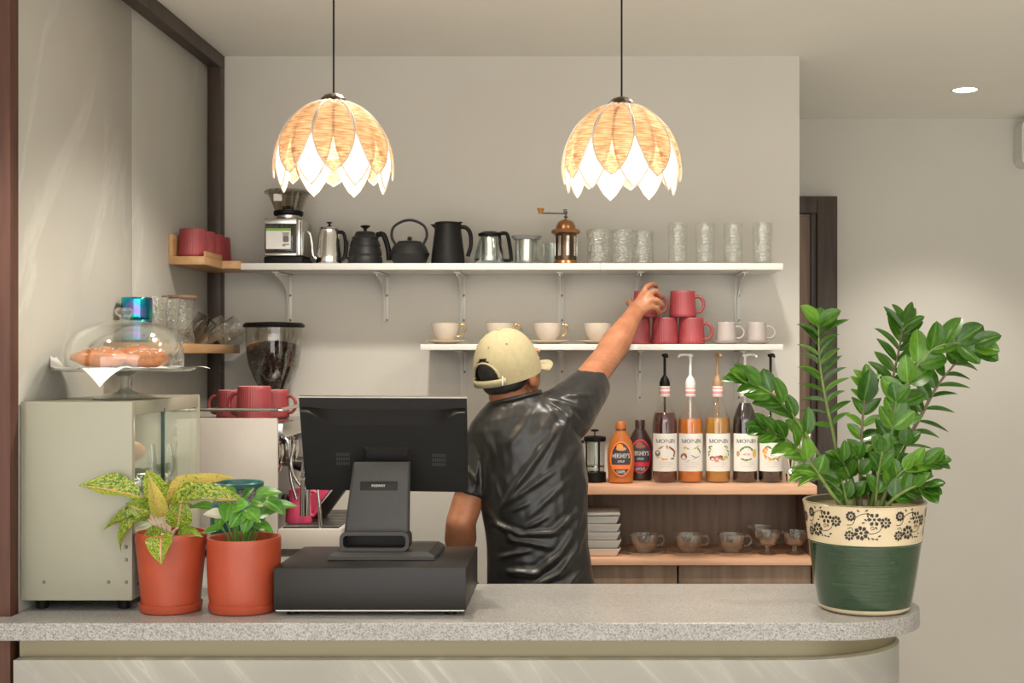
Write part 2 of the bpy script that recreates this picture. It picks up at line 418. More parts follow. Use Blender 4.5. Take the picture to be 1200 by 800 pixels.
# ================================================================ shelves on the back wall
def bracket(shelf, x, z, h, depth, cx=0):
    "white pressed bracket: wall strip, arm, curved web, two screws"
    b = MB(); y = BD - .0008
    b.b2(x - .010, x + .010, y - .004, y, z - h, z - .002, .0012)
    b.b2(x - .010, x + .010, y - depth, y, z - .006, z - .0008, .0012)
    web = [(y - .003, z - .004), (y - depth + .005, z - .004), (y - depth + .005, z - .014)]
    for i in range(13):
        k = i / 12; web.append((y - .016 - (depth - .03) * (1 - k) ** 2.2, z - .016 - (h * .55) * k ** 1.3))
    web += [(y - .012, z - h + .01), (y - .003, z - h + .004)]
    b.prism(web, x - .0018, x + .0018, 'X')
    o = b.build('bracket', M['white'], shelf)
    for zz in (z - h * .42, z - h + .012):
        s = MB(); s.lathe([(0, 0), (.0032, 0), (.0042, -.0015)], 10, M=Matrix.Translation((x + .0042, y - .0055, zz)) @ Matrix.Rotation(PI / 2, 4, 'X')); s.build('screw', M['screw'], o)
ZU, ZL = 1.829, 1.581
us = thing('wall_shelf', 'long upper white wall shelf holding kettles and glasses', 'shelf', ((-1.04 + LX1) / 2, BD - .125, ZU))
for a, b in ((-1.04, .06), (.0605, LX1)): MB().b2(a, b, BD - .25, BD - .001, ZU - .020, ZU, .001).build('board', M['white'], us)
for px in (339, 452, 542, 657, 748, 864): bracket(us, (px - VX) * BD / FPX, ZU - .0205, .16, .19)
lsf = thing('wall_shelf', 'shorter lower white wall shelf holding cups and red mugs', 'shelf', ((-.49 + LX1) / 2, BD - .125, ZL))
for a, b in ((-.49, .067), (.0675, LX1)): MB().b2(a, b, BD - .25, BD - .001, ZL - .018, ZL, .001).build('board', M['white'], lsf)
for px in (543, 657, 748, 864): bracket(lsf, (px - VX) * BD / FPX, ZL - .0185, .165, .17)
# honey oak shelves on the stone wall
a = thing('corner_shelf', 'upper honey oak shelf with raised lip on the stone wall', 'shelf', (WX + .05, 3.9, 1.812))
MB().b2(WX, -1.095, 3.73, 3.915, 1.812, 1.836, .001).build('board', M['oak'], a)
lip = MB(); lip.b2(-1.101, -1.095, 3.74, 3.915, 1.8365, 1.852, .001); lip.build('front_lip', M['oak'], a)
lip = MB(); lip.b2(WX + .0, WX + .012, 3.73, 3.915, 1.8365, 1.90, .001); lip.build('back_lip', M['oak'], a)
MB().b2(WX, -1.0405, 3.916, BD - .051, 1.812, 1.836, .001).build('board', M['oak'], a)
a = thing('corner_shelf', 'lower honey oak shelf with glassware on the stone wall', 'shelf', (WX + .05, 3.7, 1.552))
MB().b2(WX, -1.095, 3.22, BD - .0515, 1.553, 1.58, .0015).build('board', M['oak'], a)

# ================================================================ low wooden cabinet
CZ = 1.155; cab = thing('open_cabinet', 'low open wooden cabinet with pale shelf edges below the syrups', 'cabinet', (.31, BD - .15, 0))
CXL, CXR, CY = -.12, BX - .0015, BD - .32
MB().b2(CXL, CXR, CY, BD - .001, CZ - .027, CZ, .0015).build('top_board', M['lightwood'], cab)
MB().b2(CXL + .012, CXR - .012, CY + .002, BD - .014, .915, .935, .001).build('shelf_board', M['lightwood'], cab)
MB().b2(CXL + .012, CXR - .012, BD - .013, BD - .001, 0, CZ - .0275).build('back_panel', M['cabwood'], cab)
for x in (CXL, CXR - .0115): MB().b2(x, x + .0115, CY + .002, BD - .001, 0, CZ - .0275).build('side_panel', M['cabwood'], cab)
for k in range(2):
    x0 = CXL + .0125 + k * .405; MB().b2(x0, x0 + .40, CY + .02, CY + .038, .06, .912, .001).build('door', M['cabwood'], cab)
MB().b2(CXL + .012, CXR - .012, CY + .05, CY + .07, 0, .059).build('plinth', M['black'], cab)
# ================================================================ things on the upper white shelf
def X_(px, d): return (px - VX) * d / FPX
SD = 4.03                                                   # usual distance of things on the shelves
def at(px, d, z): return (X_(px, d), d, z)

# burr grinder with smoked hopper
g = thing('burr_grinder', 'boxy electric coffee grinder with smoked hopper and green-striped paper label', 'coffee grinder', at(338, 4.03, ZU))
b = MB(); b.box((0, 0, .012), (.118, .15, .022), .004); L(b, 'base', M['black'], g)
b = MB(); b.box((0, 0, .082), (.112, .145, .118), .006); L(b, 'body', M['darkgrey'], g)
b = MB(); b.box((-.008, -.070, .132), (.102, .012, .018), .003); b.box((-.008, -.070, .030), (.102, .012, .010), .003); b.box((.047, -.069, .082), (.014, .014, .112), .003); b.box((.057, -.01, .082), (.003, .12, .11), .001); L(b, 'steel_trim', M['steel'], g)
b = MB(); b.box((-.012, -.0755, .080), (.088, .004, .082), .002); L(b, 'ground_coffee_bin', M['smoke'], g)
b = MB(); b.box((-.013, -.0785, .078), (.076, .0012, .064)); lb = L(b, 'paper_label', M['paper'], g)
b = MB(); b.box((-.013, -.0795, .106), (.076, .0008, .008)); L(b, 'green_stripe', mat('leaf_green_print', (.22, .42, .06)), lb)
b = MB(); b.prism(rrect(.018, .02, .004, 3, .010, .077), -.0798, -.0792); b.box((.010, -.0795, .060), (.020, .0006, .003)); b.box((.004, -.0795, .056), (.010, .0006, .003)); b.box((.010, -.0795, .095), (.02, .0006, .003)); b.box((.010, -.0795, .090), (.02, .0006, .003)); L(b, 'printed_picture', mat('grey_print', (.16, .13, .13)), lb)
b = MB(); b.lathe([(.034, .142), (.036, .15), (.036, .156)], 40); L(b, 'dial_ring', M['steel'], g)
b = MB(); b.lathe([(0, .157), (.044, .157), (.046, .160), (.046, .170), (.042, .172), (0, .172)], 40); b.lathe([(0, .172), (.02, .172), (.018, .186), (.008, .189), (0, .189)], 24); L(b, 'collar', M['black'], g)
b = MB(); b.lathe([(.040, .172), (.062, .225), (.064, .225), (.042, .172)], 40); L(b, 'hopper', M['lightsmoke'], g)
b = MB(); b.lathe([(0, .226), (.074, .226), (.075, .229), (.070, .235), (0, .237)], 40); L(b, 'hopper_lid', M['smoke'], g)
b = MB(); b.box((-.020, -.0575, .208), (.026, .001, .022), M=None); L(b, 'hopper_sticker', M['paper'], g)

def kettle_lathe(name, prof, m, par, seg=44): return L(MB().lathe(prof, seg), name, m, par)
# slim steel pot with gooseneck on its left
k = thing('gooseneck_pot', 'slim polished steel pot with thin gooseneck spout', 'coffee pot', at(386, 4.02, ZU))
kettle_lathe('body', [(0, 0), (.040, 0), (.042, .004), (.040, .03), (.034, .09), (.030, .108), (.031, .112), (.029, .114), (0, .114)], M['chrome'], k)
kettle_lathe('lid', [(.030, .114), (.028, .119), (.015, .124), (.004, .126), (0, .126)], M['chrome'], k)
L(MB().lathe([(0, .126), (.003, .126), (.004, .131), (.009, .134), (.009, .136), (0, .137)], 16), 'lid_knob', M['black'], k)
b = MB(); b.tube(bez([(-.035, -.01, .018), (-.048, -.012, .03), (-.052, -.012, .07), (-.058, -.012, .098), (-.066, -.012, .104)], 6), [.005] * 10 + [.0045] * 10 + [.004] * 5, 10); L(b, 'spout', M['chrome'], k)
b = MB(); handle(b, [(.026, -.01, .104), (.046, -.012, .10), (.053, -.012, .07), (.050, -.01, .03), (.040, -.01, .015)], .0058, flat=.7); L(b, 'handle', M['black'], k)
# ribbed beehive kettle
k = thing('beehive_kettle', 'matt black beehive kettle with stacked rings and knob', 'kettle', at(428, 4.02, ZU))
prof = [(0, 0), (.052, 0)]
for z0, z1, r0, r1 in ((.002, .028, .054, .053), (.030, .055, .0525, .049), (.057, .080, .048, .043), (.082, .097, .042, .034)):
    prof += [(r0 - .002, z0), (r0, z0 + .004), (r1, z1 - .004), (r1 - .003, z1)]
prof += [(.026, .101), (0, .102)]
kettle_lathe('body', prof, M['iron'], k); kettle_lathe('lid', [(.032, .0985), (.028, .105), (.008, .107), (0, .107)], M['iron'], k)
L(MB().lathe([(0, .107), (.005, .107), (.006, .115), (.015, .121), (.016, .124), (.010, .126), (0, .1265)], 6), 'lid_knob', M['black'], k)
b = MB(); b.tube(bez([(.036, 0, .095), (.052, -.004, .098), (.062, -.004, .088), (.073, -.004, .05), (.076, -.004, .016)], 6), .0085, 10, flat=.8); L(b, 'handle', M['black'], k)
b = MB(); b.tube(bez([(-.048, 0, .02), (-.060, 0, .03), (-.056, 0, .07), (-.066, 0, .085)], 5), .0045, 8); L(b, 'spout', M['iron'], k)
# cast iron teapot with hoop handle
k = thing('iron_teapot', 'round black cast iron teapot with tall hoop handle', 'teapot', at(480, 4.0, ZU))
kettle_lathe('body', [(0, 0), (.040, 0), (.052, .008), (.060, .028), (.0625, .032), (.0625, .035), (.060, .038), (.050, .060), (.036, .070), (0, .0705)], M['iron'], k)
kettle_lathe('lid', [(.037, .0708), (.036, .073), (.012, .076), (0, .076)], M['iron'], k)
L(MB().ell((0, 0, .082), (.0075, .0075, .0075)), 'lid_knob', M['iron'], k)
b = MB(); b.tube(bez([(-.043, 0, .062), (-.056, 0, .088), (-.050, 0, .118), (-.02, 0, .137), (.012, 0, .139), (.045, 0, .122), (.054, 0, .092), (.042, 0, .062)], 6), .0042, 10, flat=1.5); L(b, 'handle', M['iron'], k)
b = MB(); b.tube([(0, .052, .03), (0, .068, .045), (0, .074, .062)], [.011, .008, .006], 10); L(b, 'spout', M['iron'], k)
# black carafe
k = thing('thermal_carafe', 'tall matt black tapering jug with side handle', 'carafe', at(525, 4.0, ZU))
kettle_lathe('body', [(0, 0), (.052, 0), (.053, .004), (.050, .04), (.042, .105), (.041, .125), (.038, .125), (.036, .110), (0, .11)], M['blacksatin'], k)
b = MB(); b.lathe([(0, .125), (.041, .125), (.042, .130), (.038, .133), (0, .134)], 36); b.box((.034, 0, .133), (.022, .02, .003), .001); L(b, 'lid', M['black'], k)
b = MB(); b.add([(-.038, -.012, .110), (-.038, .012, .110), (-.056, 0, .127), (-.036, -.010, .127), (-.036, .010, .127)], [(0, 2, 3), (1, 4, 2), (0, 1, 2), (2, 4, 3), (0, 3, 4, 1)]); L(b, 'pouring_lip', M['blacksatin'], k)
b = MB(); handle(b, [(.038, -.004, .118), (.056, -.006, .116), (.070, -.006, .098), (.072, -.006, .06), (.062, -.006, .026)], .0065); L(b, 'handle', M['black'], k)
# glass teapot with steel strainer
k = thing('glass_teapot', 'glass teapot with steel strainer basket, flat black lid and angular handle', 'teapot', at(574, 4.0, ZU))
kettle_lathe('glass_body', [(0, .001), (.045, .001), (.050, .010), (.046, .04), (.034, .085), (.033, .088), (.0322, .088), (.0445, .04), (.048, .011), (.044, .004), (0, .004)], M['glass'], k)
kettle_lathe('strainer', [(0, .012), (.025, .012), (.026, .016), (.0262, .085), (.025, .085), (.024, .018), (0, .018)], M['steel'], k)
b = MB(); b.lathe([(0, .089), (.035, .089), (.037, .094), (.036, .098), (.020, .104), (0, .1045)], 40); b.box((.032, 0, .099), (.03, .016, .006), .002); L(b, 'lid', M['black'], k)
b = MB(); b.tube(bez([(.034, -.004, .098), (.050, -.006, .098), (.058, -.006, .085), (.066, -.006, .035), (.068, -.006, .012)], 5), .006, 8); b.tube([(.066, -.006, .014), (.036, -.006, .014)], .005, 8); b.tube([(.036, -.006, .014), (.036, -.008, .04), (.031, -.01, .092)], .0048, 8); L(b, 'handle', M['black'], k)
b = MB(); b.box((-.040, 0, .018), (.016, .012, .005), .001); L(b, 'base_clip', M['black'], k)
# glass tea mug with strainer
k = thing('strainer_mug', 'small glass mug with steel strainer and wide dark rimmed lid', 'mug', at(617, 4.0, ZU))
kettle_lathe('glass_body', [(0, .001), (.036, .001), (.038, .006), (.037, .078), (.0358, .078), (.035, .006), (0, .005)], M['glass'], k)
kettle_lathe('strainer', [(0, .010), (.024, .010), (.025, .013), (.0255, .078), (.0243, .078), (.023, .014), (0, .014)], M['steel'], k)
kettle_lathe('lid', [(.026, .0785), (.040, .0785), (.046, .086), (.048, .090), (.046, .0915), (0, .0915)], M['grey'], k)
b = MB(); handle(b, [(.036, -.004, .066), (.052, -.006, .064), (.056, -.006, .045), (.050, -.006, .026), (.037, -.004, .022)], .0035); L(b, 'handle', M['glass'], k)
# clear glass mug
k = thing('glass_mug', 'faint clear glass mug between strainer mug and copper mill', 'mug', at(648, 4.06, ZU))
kettle_lathe('glass_body', [(0, .001), (.024, .001), (.027, .008), (.029, .072), (.028, .072), (.026, .009), (0, .006)], M['glass'], k)
b = MB(); handle(b, [(-.027, -.004, .062), (-.042, -.006, .06), (-.046, -.006, .042), (-.040, -.006, .024), (-.027, -.004, .020)], .0035); L(b, 'handle', M['glass'], k)
# hand mill
k = thing('hand_mill', 'vintage copper-domed hand coffee mill with crank and wooden knob', 'coffee grinder', at(663, 4.0, ZU))
kettle_lathe('base', [(0, 0), (.038, 0), (.038, .006), (.034, .014), (0, .014)], M['copper'], k)
kettle_lathe('body', [(.033, .014), (.034, .02), (.034, .096), (.033, .10)], mat('brass_brown', (.10, .06, .035), .25, .8, var=.4, scale=18, stretch=(3, 3, .3)), k)
b = MB()
for i in range(8):
    a = 2 * PI * i / 8 + .2; b.box((.0335 * math.cos(a), .0335 * math.sin(a), .06), (.012, .003, .066), .001, M=None) if False else b.box((0, -.0345, .058), (.010, .003, .062), .001, M=Matrix.Rotation(a, 4, 'Z'))
L(b, 'side_plates', M['steel'], k)
kettle_lathe('rim', [(.033, .095), (.044, .099), (.046, .104), (.043, .110), (.032, .112)], M['copper'], k)
kettle_lathe('dome', [(.032, .110), (.031, .120), (.024, .134), (.012, .141), (.006, .142), (0, .142)], M['copper'], k)
b = MB(); b.tube([(0, 0, .142), (0, 0, .160)], .0035, 10); b.ell((0, 0, .150), (.007, .007, .003)); b.ell((0, 0, .163), (.006, .006, .006)); b.box((-.002, 0, .170), (.012, .010, .008), .002)
b.tube([(0, 0, .160), (-.03, -.008, .160), (-.076, -.018, .160)], .0022, 8); L(b, 'crank', M['screw'], k)
b = MB(); b.lathe([(0, 0), (.007, 0), (.0075, .008), (.011, .012), (.011, .017), (0, .018)], 20, c=(-.078, -.018, .158)); L(b, 'wooden_knob', mat('orange_wood', (.45, .19, .05), .4), k)

# glasses: embossed tumblers, short and tall
def emb(a, z): return 1 + .012 * math.cos(14 * a + 90 * z)
def tumbler(name, r0, r1, h, label, loc, group, m='glassemb'):
    t = thing(name, label, 'glass', loc, 0, group)
    mb = MB(); zs = [h * i / 12 for i in range(1, 13)]
    prof = [(0, .001), (r0 * .9, .001)] + [(r0 + (r1 - r0) * z / h, z) for z in zs] + [(r1 - .0012, h)] + [(r0 + (r1 - r0) * z / h - .0032, z) for z in reversed(zs[:-1])] + [(r0 * .8, .008), (0, .008)]
    mb.lathe(prof, 44, fr=emb); L(mb, 'embossed_wall', M[m], t, angle=70)
    L(MB().lathe([(r1 - .0016, h), (r1 - .0008, h + .0009), (r1, h)], 40), 'rim', M['glass'], t)
    return t
short = tumbler('short_tumbler', .034, .0365, .109, 'short embossed clear tumbler next to the copper mill', at(701, 4.0, ZU), 'short embossed tumblers')
dup(short, at(729, 4.02, ZU), 'short embossed clear tumbler, middle one of three')
dup(short, at(753, 4.06, ZU), 'short embossed clear tumbler nearest the tall ones, set farther back')
tall = tumbler('tall_tumbler', .029, .031, .130, 'tall embossed clear tumbler, leftmost of the four tall ones', at(794, 4.0, ZU), 'tall embossed tumblers')
for px, l in ((826, 'tall embossed clear tumbler, second of the four from the left'), (859, 'tall embossed clear tumbler, third of the four from the left'), (893, 'tall embossed clear tumbler at the right end of the upper shelf')):
    dup(tall, at(px, 4.0, ZU), l)

# ================================================================ lower white shelf
def cup_saucer(px, d, label, slabel):
    s = thing('saucer', slabel, 'saucer', at(px, d, ZL), 0, 'saucers under the cream cups')
    L(MB().lathe([(0, .001), (.032, .001), (.034, .003), (.064, .0115), (.0655, .013), (.063, .0135), (.034, .006), (0, .005)], 48), 'plate', M['cup'], s)
    L(MB().lathe([(.0655, .0128), (.0662, .0135), (.0648, .0142), (.0632, .0136)], 48), 'gold_rim', M['gold'], s)
    c = thing('coffee_cup', label, 'cup', at(px, d, ZL + .0062), 0, 'cream cups on the lower shelf')
    L(MB().lathe([(0, .001), (.020, .001), (.022, .003), (.024, .006), (.036, .022), (.042, .04), (.0445, .060), (.0435, .0605), (.040, .040), (.034, .024), (.02, .009), (0, .008)], 48), 'bowl', M['cup'], c)
    b = MB(); handle(b, [(.041, 0, .050), (.050, 0, .056), (.060, 0, .052), (.062, 0, .040), (.054, 0, .027), (.045, 0, .020), (.036, 0, .019)], .0021, 6, 8); b.tube(bez([(.054, 0, .055), (.050, 0, .047), (.043, 0, .042)], 5), .0016, 6)
    L(b, 'handle', M['gold'], c)
    L(MB().lathe([(.0437, .0602), (.0442, .0609), (.0447, .0602)], 48), 'gold_rim', M['gold'], c)
    return c, s
c0, s0 = cup_saucer(522, 4.0, 'cream porcelain cup with gold handle at the left end of the shelf', 'cream saucer under the leftmost gold-handled cup')
for px, a, b in ((586, 'cream porcelain cup partly hidden behind the khaki cap', 'cream saucer mostly hidden behind the khaki cap'),
                 (642, 'cream porcelain cup with gold handle just right of the cap brim', 'cream saucer just right of the cap brim'),
                 (701, 'cream porcelain cup with gold handle behind the raised forearm', 'cream saucer behind the raised forearm')):
    dup(c0, at(px, 4.0, ZL + .0062), a); dup(s0, at(px, 4.0, ZL), b)

def flute(n, k): return lambda a, z: 1 + k * (abs(math.cos(n * a / 2)) - .5)
def mug(label, loc, rz=0, name='ribbed_mug', r0=.0420, r1=.0378, h=.083, m='redmug', inn='mugin', n=44, k=.022, group='red ribbed mugs', hl=.062, hr=.0048):
    t = thing(name, label, 'mug', loc, rz, group)
    prof = [(0, .0008), (r0 * .93, .0008)] + [(r0 + (r1 - r0) * z / 10, .003 + (h - .004) * z / 10) for z in range(11)] + [(r1 - .001, h)]
    L(MB().lathe(prof, n * 4 if n else 48, fr=flute(n, k) if n else None), 'ribbed_wall' if n else 'wall', M[m], t, angle=80)
    L(MB().lathe([(r1 - .001, h), (r1 - .003, h - .001), (r0 - .004, .006), (0, .005)], 40), 'inner_wall', M[inn], t)
    b = MB(); x = (r0 + r1) / 2 - .002
    handle(b, [(x - .001, 0, h * .76), (x + .014, 0, h * .78), (x + .026, 0, h * .62), (x + .027, 0, h * .40), (x + .016, 0, h * .22), (x, 0, h * .20)], hr, 6, 10); L(b, 'handle', M[m], t)
    return t
mg = mug('red ribbed mug on the lower shelf half hidden by the wrist', at(747, 4.0, ZL), rz=1.9)
dup(mg, at(779, 4.0, ZL), 'red ribbed mug in the middle of the bottom row of mugs', rz=1.6)
dup(mg, at(810, 4.0, ZL), 'red ribbed mug at the right of the bottom row, handle right', rz=-.25)
HELD = at(757.5, 4.0, ZL + .0835)
dup(mg, HELD, 'red ribbed mug on the stack being gripped by the hand', rz=.15)
dup(mg, at(800, 4.0, ZL + .0835), 'red ribbed mug on top of the stack with handle to the right', rz=-.2)
sa = thing('saucer', 'pale grey saucer under the left one of the two grey mugs', 'saucer', at(851, 4.0, ZL), 0, 'grey saucers')
L(MB().lathe([(0, .001), (.026, .001), (.028, .003), (.040, .010), (.041, .0115), (.039, .012), (.028, .006), (0, .005)], 44), 'plate', M['greymug'], sa)
dup(sa, at(887, 4.0, ZL), 'pale grey saucer under the right one of the two grey mugs')
gm = mug('pale grey stoneware mug beside the red mugs', at(851, 4.0, ZL + .0062), 0, 'stoneware_mug', .031, .0285, .063, 'greymug', 'greymug', 0, 0, 'pale grey mugs', hr=.0032)
dup(gm, at(887, 4.0, ZL + .0062), 'pale grey stoneware mug at the far right of the shelf')

# ================================================================ on the cabinet: press, syrups
k = thing('french_press', 'small glass french press with black frame beside the man in black', 'coffee press', at(697, 3.96, CZ))
kettle_lathe('beaker', [(0, .012), (.031, .012), (.032, .016), (.032, .125), (.031, .125), (.030, .018), (0, .016)], M['glass'], k)
kettle_lathe('base', [(0, 0), (.034, 0), (.035, .004), (.035, .030), (.0328, .032), (.0328, .011), (0, .011)], M['black'], k)
kettle_lathe('lid', [(0, .126), (.033, .126), (.035, .130), (.034, .140), (.020, .143), (0, .143)], M['black'], k)
b = MB(); b.tube([(0, 0, .143), (0, 0, .158)], .002, 8); b.lathe([(0, .156), (.012, .157), (.012, .162), (0, .164)], 20); L(b, 'plunger_knob', M['black'], k)
b = MB(); b.tube([(0, 0, .05), (0, 0, .126)], .0018, 8); b.lathe([(0, .048), (.029, .048), (.029, .052), (0, .052)], 30); L(b, 'plunger', M['steel'], k)
b = MB()
for a in (.4, 2.75, 4.0, 5.4): b.box((0, -.0335, .078), (.005, .0015, .10), 0, M=Matrix.Rotation(a, 4, 'Z'))
L(b, 'frame', M['black'], k)
b = MB(); handle(b, [(-.034, 0, .125), (-.052, 0, .12), (-.056, 0, .08), (-.05, 0, .04), (-.035, 0, .03)], .005); L(b, 'handle', M['black'], k)

def patch(mb, R, a0, a1, z0, z1, n=14, c=0):
    "curved rectangle on a cylinder facing -Y"
    vs = [(R * math.sin(a0 + (a1 - a0) * i / n), -R * math.cos(a0 + (a1 - a0) * i / n), z) for z in (z0, z1) for i in range(n + 1)]
    mb.add(vs, [(i, i + 1, n + 2 + i, n + 1 + i) for i in range(n)])
def wrapshape(mb, R, pts):
    "flat outline (x, z) laid on a cylinder"
    mb.add([(R * math.sin(x / R), -R * math.cos(x / R), z) for x, z in pts], [tuple(range(len(pts)))])
def blob(cx, cz, rx, rz, a=0, n=12, k=0):
    o = []
    for i in range(n):
        t = 2 * PI * i / n; x, z = rx * math.cos(t), rz * math.sin(t) * (1 - k * abs(math.cos(t)))
        o.append((cx + x * math.cos(a) - z * math.sin(a), cz + x * math.sin(a) + z * math.cos(a)))
    return o
INK = mat('dark_ink', (.05, .04, .05), .5); LAB = mat('syrup_label', (.80, .77, .72), .5, var=.015)
PRN = {'g': mat('green_print', (.12, .25, .05)), 'o': mat('orange_print', (.80, .30, .04)), 'b': mat('brown_print', (.28, .09, .05)), 't': mat('tan_print', (.55, .30, .17)), 'k': mat('grey_brown_print', (.22, .18, .16)), 'y': mat('yellow_print', (.72, .45, .07)), 'r': mat('rose_print', (.65, .22, .22)), 'l': mat('olive_print', (.45, .48, .10))}
PIDX = {c: i for i, c in enumerate(PRN)}
def leafshape(x, z, l, w_, a): return blob(x, z, l, w_, a, 10, .75)
ART = {
 'spice': [('k', blob(-.023, .091, .0085, .010)), ('t', leafshape(-.013, .109, .010, .004, .6)), ('t', leafshape(.004, .111, .008, .004, -1.2)), ('b', leafshape(.015, .107, .010, .004, -.8)), ('b', leafshape(.023, .101, .010, .004, -.9)), ('b', leafshape(.027, .092, .009, .004, 1.2)), ('y', blob(-.014, .075, .012, .0045, -.3)), ('o', blob(-.002, .073, .008, .003, .1)), ('k', blob(.020, .075, .006, .003)), ('k', blob(.025, .084, .0035, .0045))],
 'toffee': [('b', blob(-.022, .081, .0105, .010)), ('t', blob(-.021, .089, .008, .003)), ('y', leafshape(-.018, .109, .006, .005, .3)), ('l', leafshape(-.010, .106, .006, .003, -.4)), ('l', leafshape(.012, .108, .008, .0035, .4)), ('g', leafshape(.020, .104, .007, .003, -.9)), ('l', leafshape(.018, .112, .006, .003, .9)), ('g', leafshape(.025, .097, .008, .003, -1.2)), ('k', leafshape(.006, .082, .010, .0018, -.5)), ('k', leafshape(.015, .079, .010, .0018, .5)), ('b', leafshape(-.004, .070, .014, .0012, .3))],
 'nut': [('b', blob(-.018, .076, .009, .007)), ('r', blob(-.006, .077, .008, .0075)), ('b', blob(.004, .080, .007, .006)), ('t', blob(-.006, .069, .006, .0045)), ('t', blob(.010, .073, .006, .004)), ('l', blob(.020, .078, .008, .006)), ('g', leafshape(-.026, .106, .007, .003, -.8)), ('g', leafshape(-.028, .096, .007, .003, .6)), ('g', leafshape(-.024, .112, .007, .003, .2)), ('g', leafshape(-.029, .087, .006, .003, 1.2)), ('l', leafshape(.024, .107, .007, .003, .8)), ('g', leafshape(.028, .098, .007, .003, -.6)), ('g', leafshape(.020, .112, .007, .003, -.2)), ('g', leafshape(.029, .088, .006, .003, 1.7))],
 'mint': [('g', leafshape(-.010, .107, .007, .004, .8)), ('g', leafshape(-.002, .111, .007, .004, .1)), ('g', leafshape(.007, .110, .007, .004, -.5)), ('g', leafshape(.014, .104, .007, .004, -1)), ('g', leafshape(-.016, .101, .006, .003, 1.3)), ('g', leafshape(-.010, .073, .008, .0035, -.4)), ('g', leafshape(0, .071, .008, .004, .1)), ('g', leafshape(.010, .073, .007, .003, .5)), ('y', blob(.024, .091, .007, .013)), ('t', blob(-.024, .090, .005, .009)), ('r', blob(0, .088, .010, .003))],
 'orange': [('o', blob(-.020, .101, .009, .006, .6)), ('y', blob(-.022, .094, .008, .004, -.3)), ('o', leafshape(-.020, .083, .009, .004, -1.2)), ('o', blob(-.012, .076, .010, .005, -.5)), ('y', blob(-.002, .072, .008, .004, .1)), ('o', leafshape(.014, .107, .011, .006, .5)), ('o', leafshape(.022, .101, .010, .005, 1.2)), ('y', leafshape(.022, .090, .009, .005, -1.2)), ('o', leafshape(.019, .078, .010, .004, .9)), ('g', leafshape(-.008, .110, .009, .004, -.6)), ('g', leafshape(-.016, .111, .007, .003, .4)), ('g', leafshape(.004, .075, .007, .003, .5)), ('g', leafshape(.014, .073, .008, .003, -.8)), ('r', blob(.002, .087, .008, .002))]}
def serif(mb, ch, x0, z0, w_, h, R):
    "one roman capital with thick and thin strokes, laid on a cylinder"
    tk, tn, sf = .0026, .0011, .0009
    def bar(xa, xb, za, zb): wrapshape(mb, R, [(x0 + xa, z0 + za), (x0 + xb, z0 + za), (x0 + xb, z0 + zb), (x0 + xa, z0 + zb)])
    def dg(xa, za, xb, zb, t): wrapshape(mb, R, [(x0 + xa, z0 + za), (x0 + xa + t, z0 + za), (x0 + xb + t, z0 + zb), (x0 + xb, z0 + zb)])
    def sr(xa, xb, z): bar(xa - .0008, xb + .0008, z, z + sf)
    if ch == 'I': bar(w_ / 2 - tk / 2, w_ / 2 + tk / 2, 0, h); sr(w_ / 2 - tk / 2 - .0006, w_ / 2 + tk / 2 + .0006, 0); sr(w_ / 2 - tk / 2 - .0006, w_ / 2 + tk / 2 + .0006, h - sf)
    if ch == 'N': bar(.0006, .0006 + tn, 0, h); bar(w_ - tn, w_, 0, h); dg(w_ - tk * .9, 0, .0002, h, tk); sr(.0004, .0018, 0); sr(w_ - tn, w_, h - sf); bar(-.0010, .002, h - sf, h)
    if ch == 'M': bar(.0006, .0006 + tn, 0, h); bar(w_ - tk - .0004, w_ - .0004, 0, h); dg(w_ / 2 - tk / 2, 0, .0002, h, tk); dg(w_ / 2 - tn / 2, 0, w_ - tk * .9, h, tn); sr(.0004, .0018, 0); sr(w_ - tk, w_, 0); bar(-.0010, .002, h - sf, h); bar(w_ - tk, w_ + .0006, h - sf, h)
    if ch == 'O':
        n = 20; o = [(x0 + w_ / 2 + w_ * .47 * math.cos(2 * PI * i / n), z0 + h / 2 + h * .52 * math.sin(2 * PI * i / n)) for i in range(n)]; q = [(x0 + w_ / 2 + (w_ * .47 - tk) * math.cos(2 * PI * i / n), z0 + h / 2 + (h * .52 - tn) * math.sin(2 * PI * i / n)) for i in range(n)]
        for i in range(n): wrapshape(mb, R, [o[i], o[(i + 1) % n], q[(i + 1) % n], q[i]])
def liquid(name, c):
    return mat(name, c, .12, trans=.35, var=.06, scale=12, coat=.6, spec=.6)
BG = glass('bottle_glass', (.98, .98, .97), .30, .03)
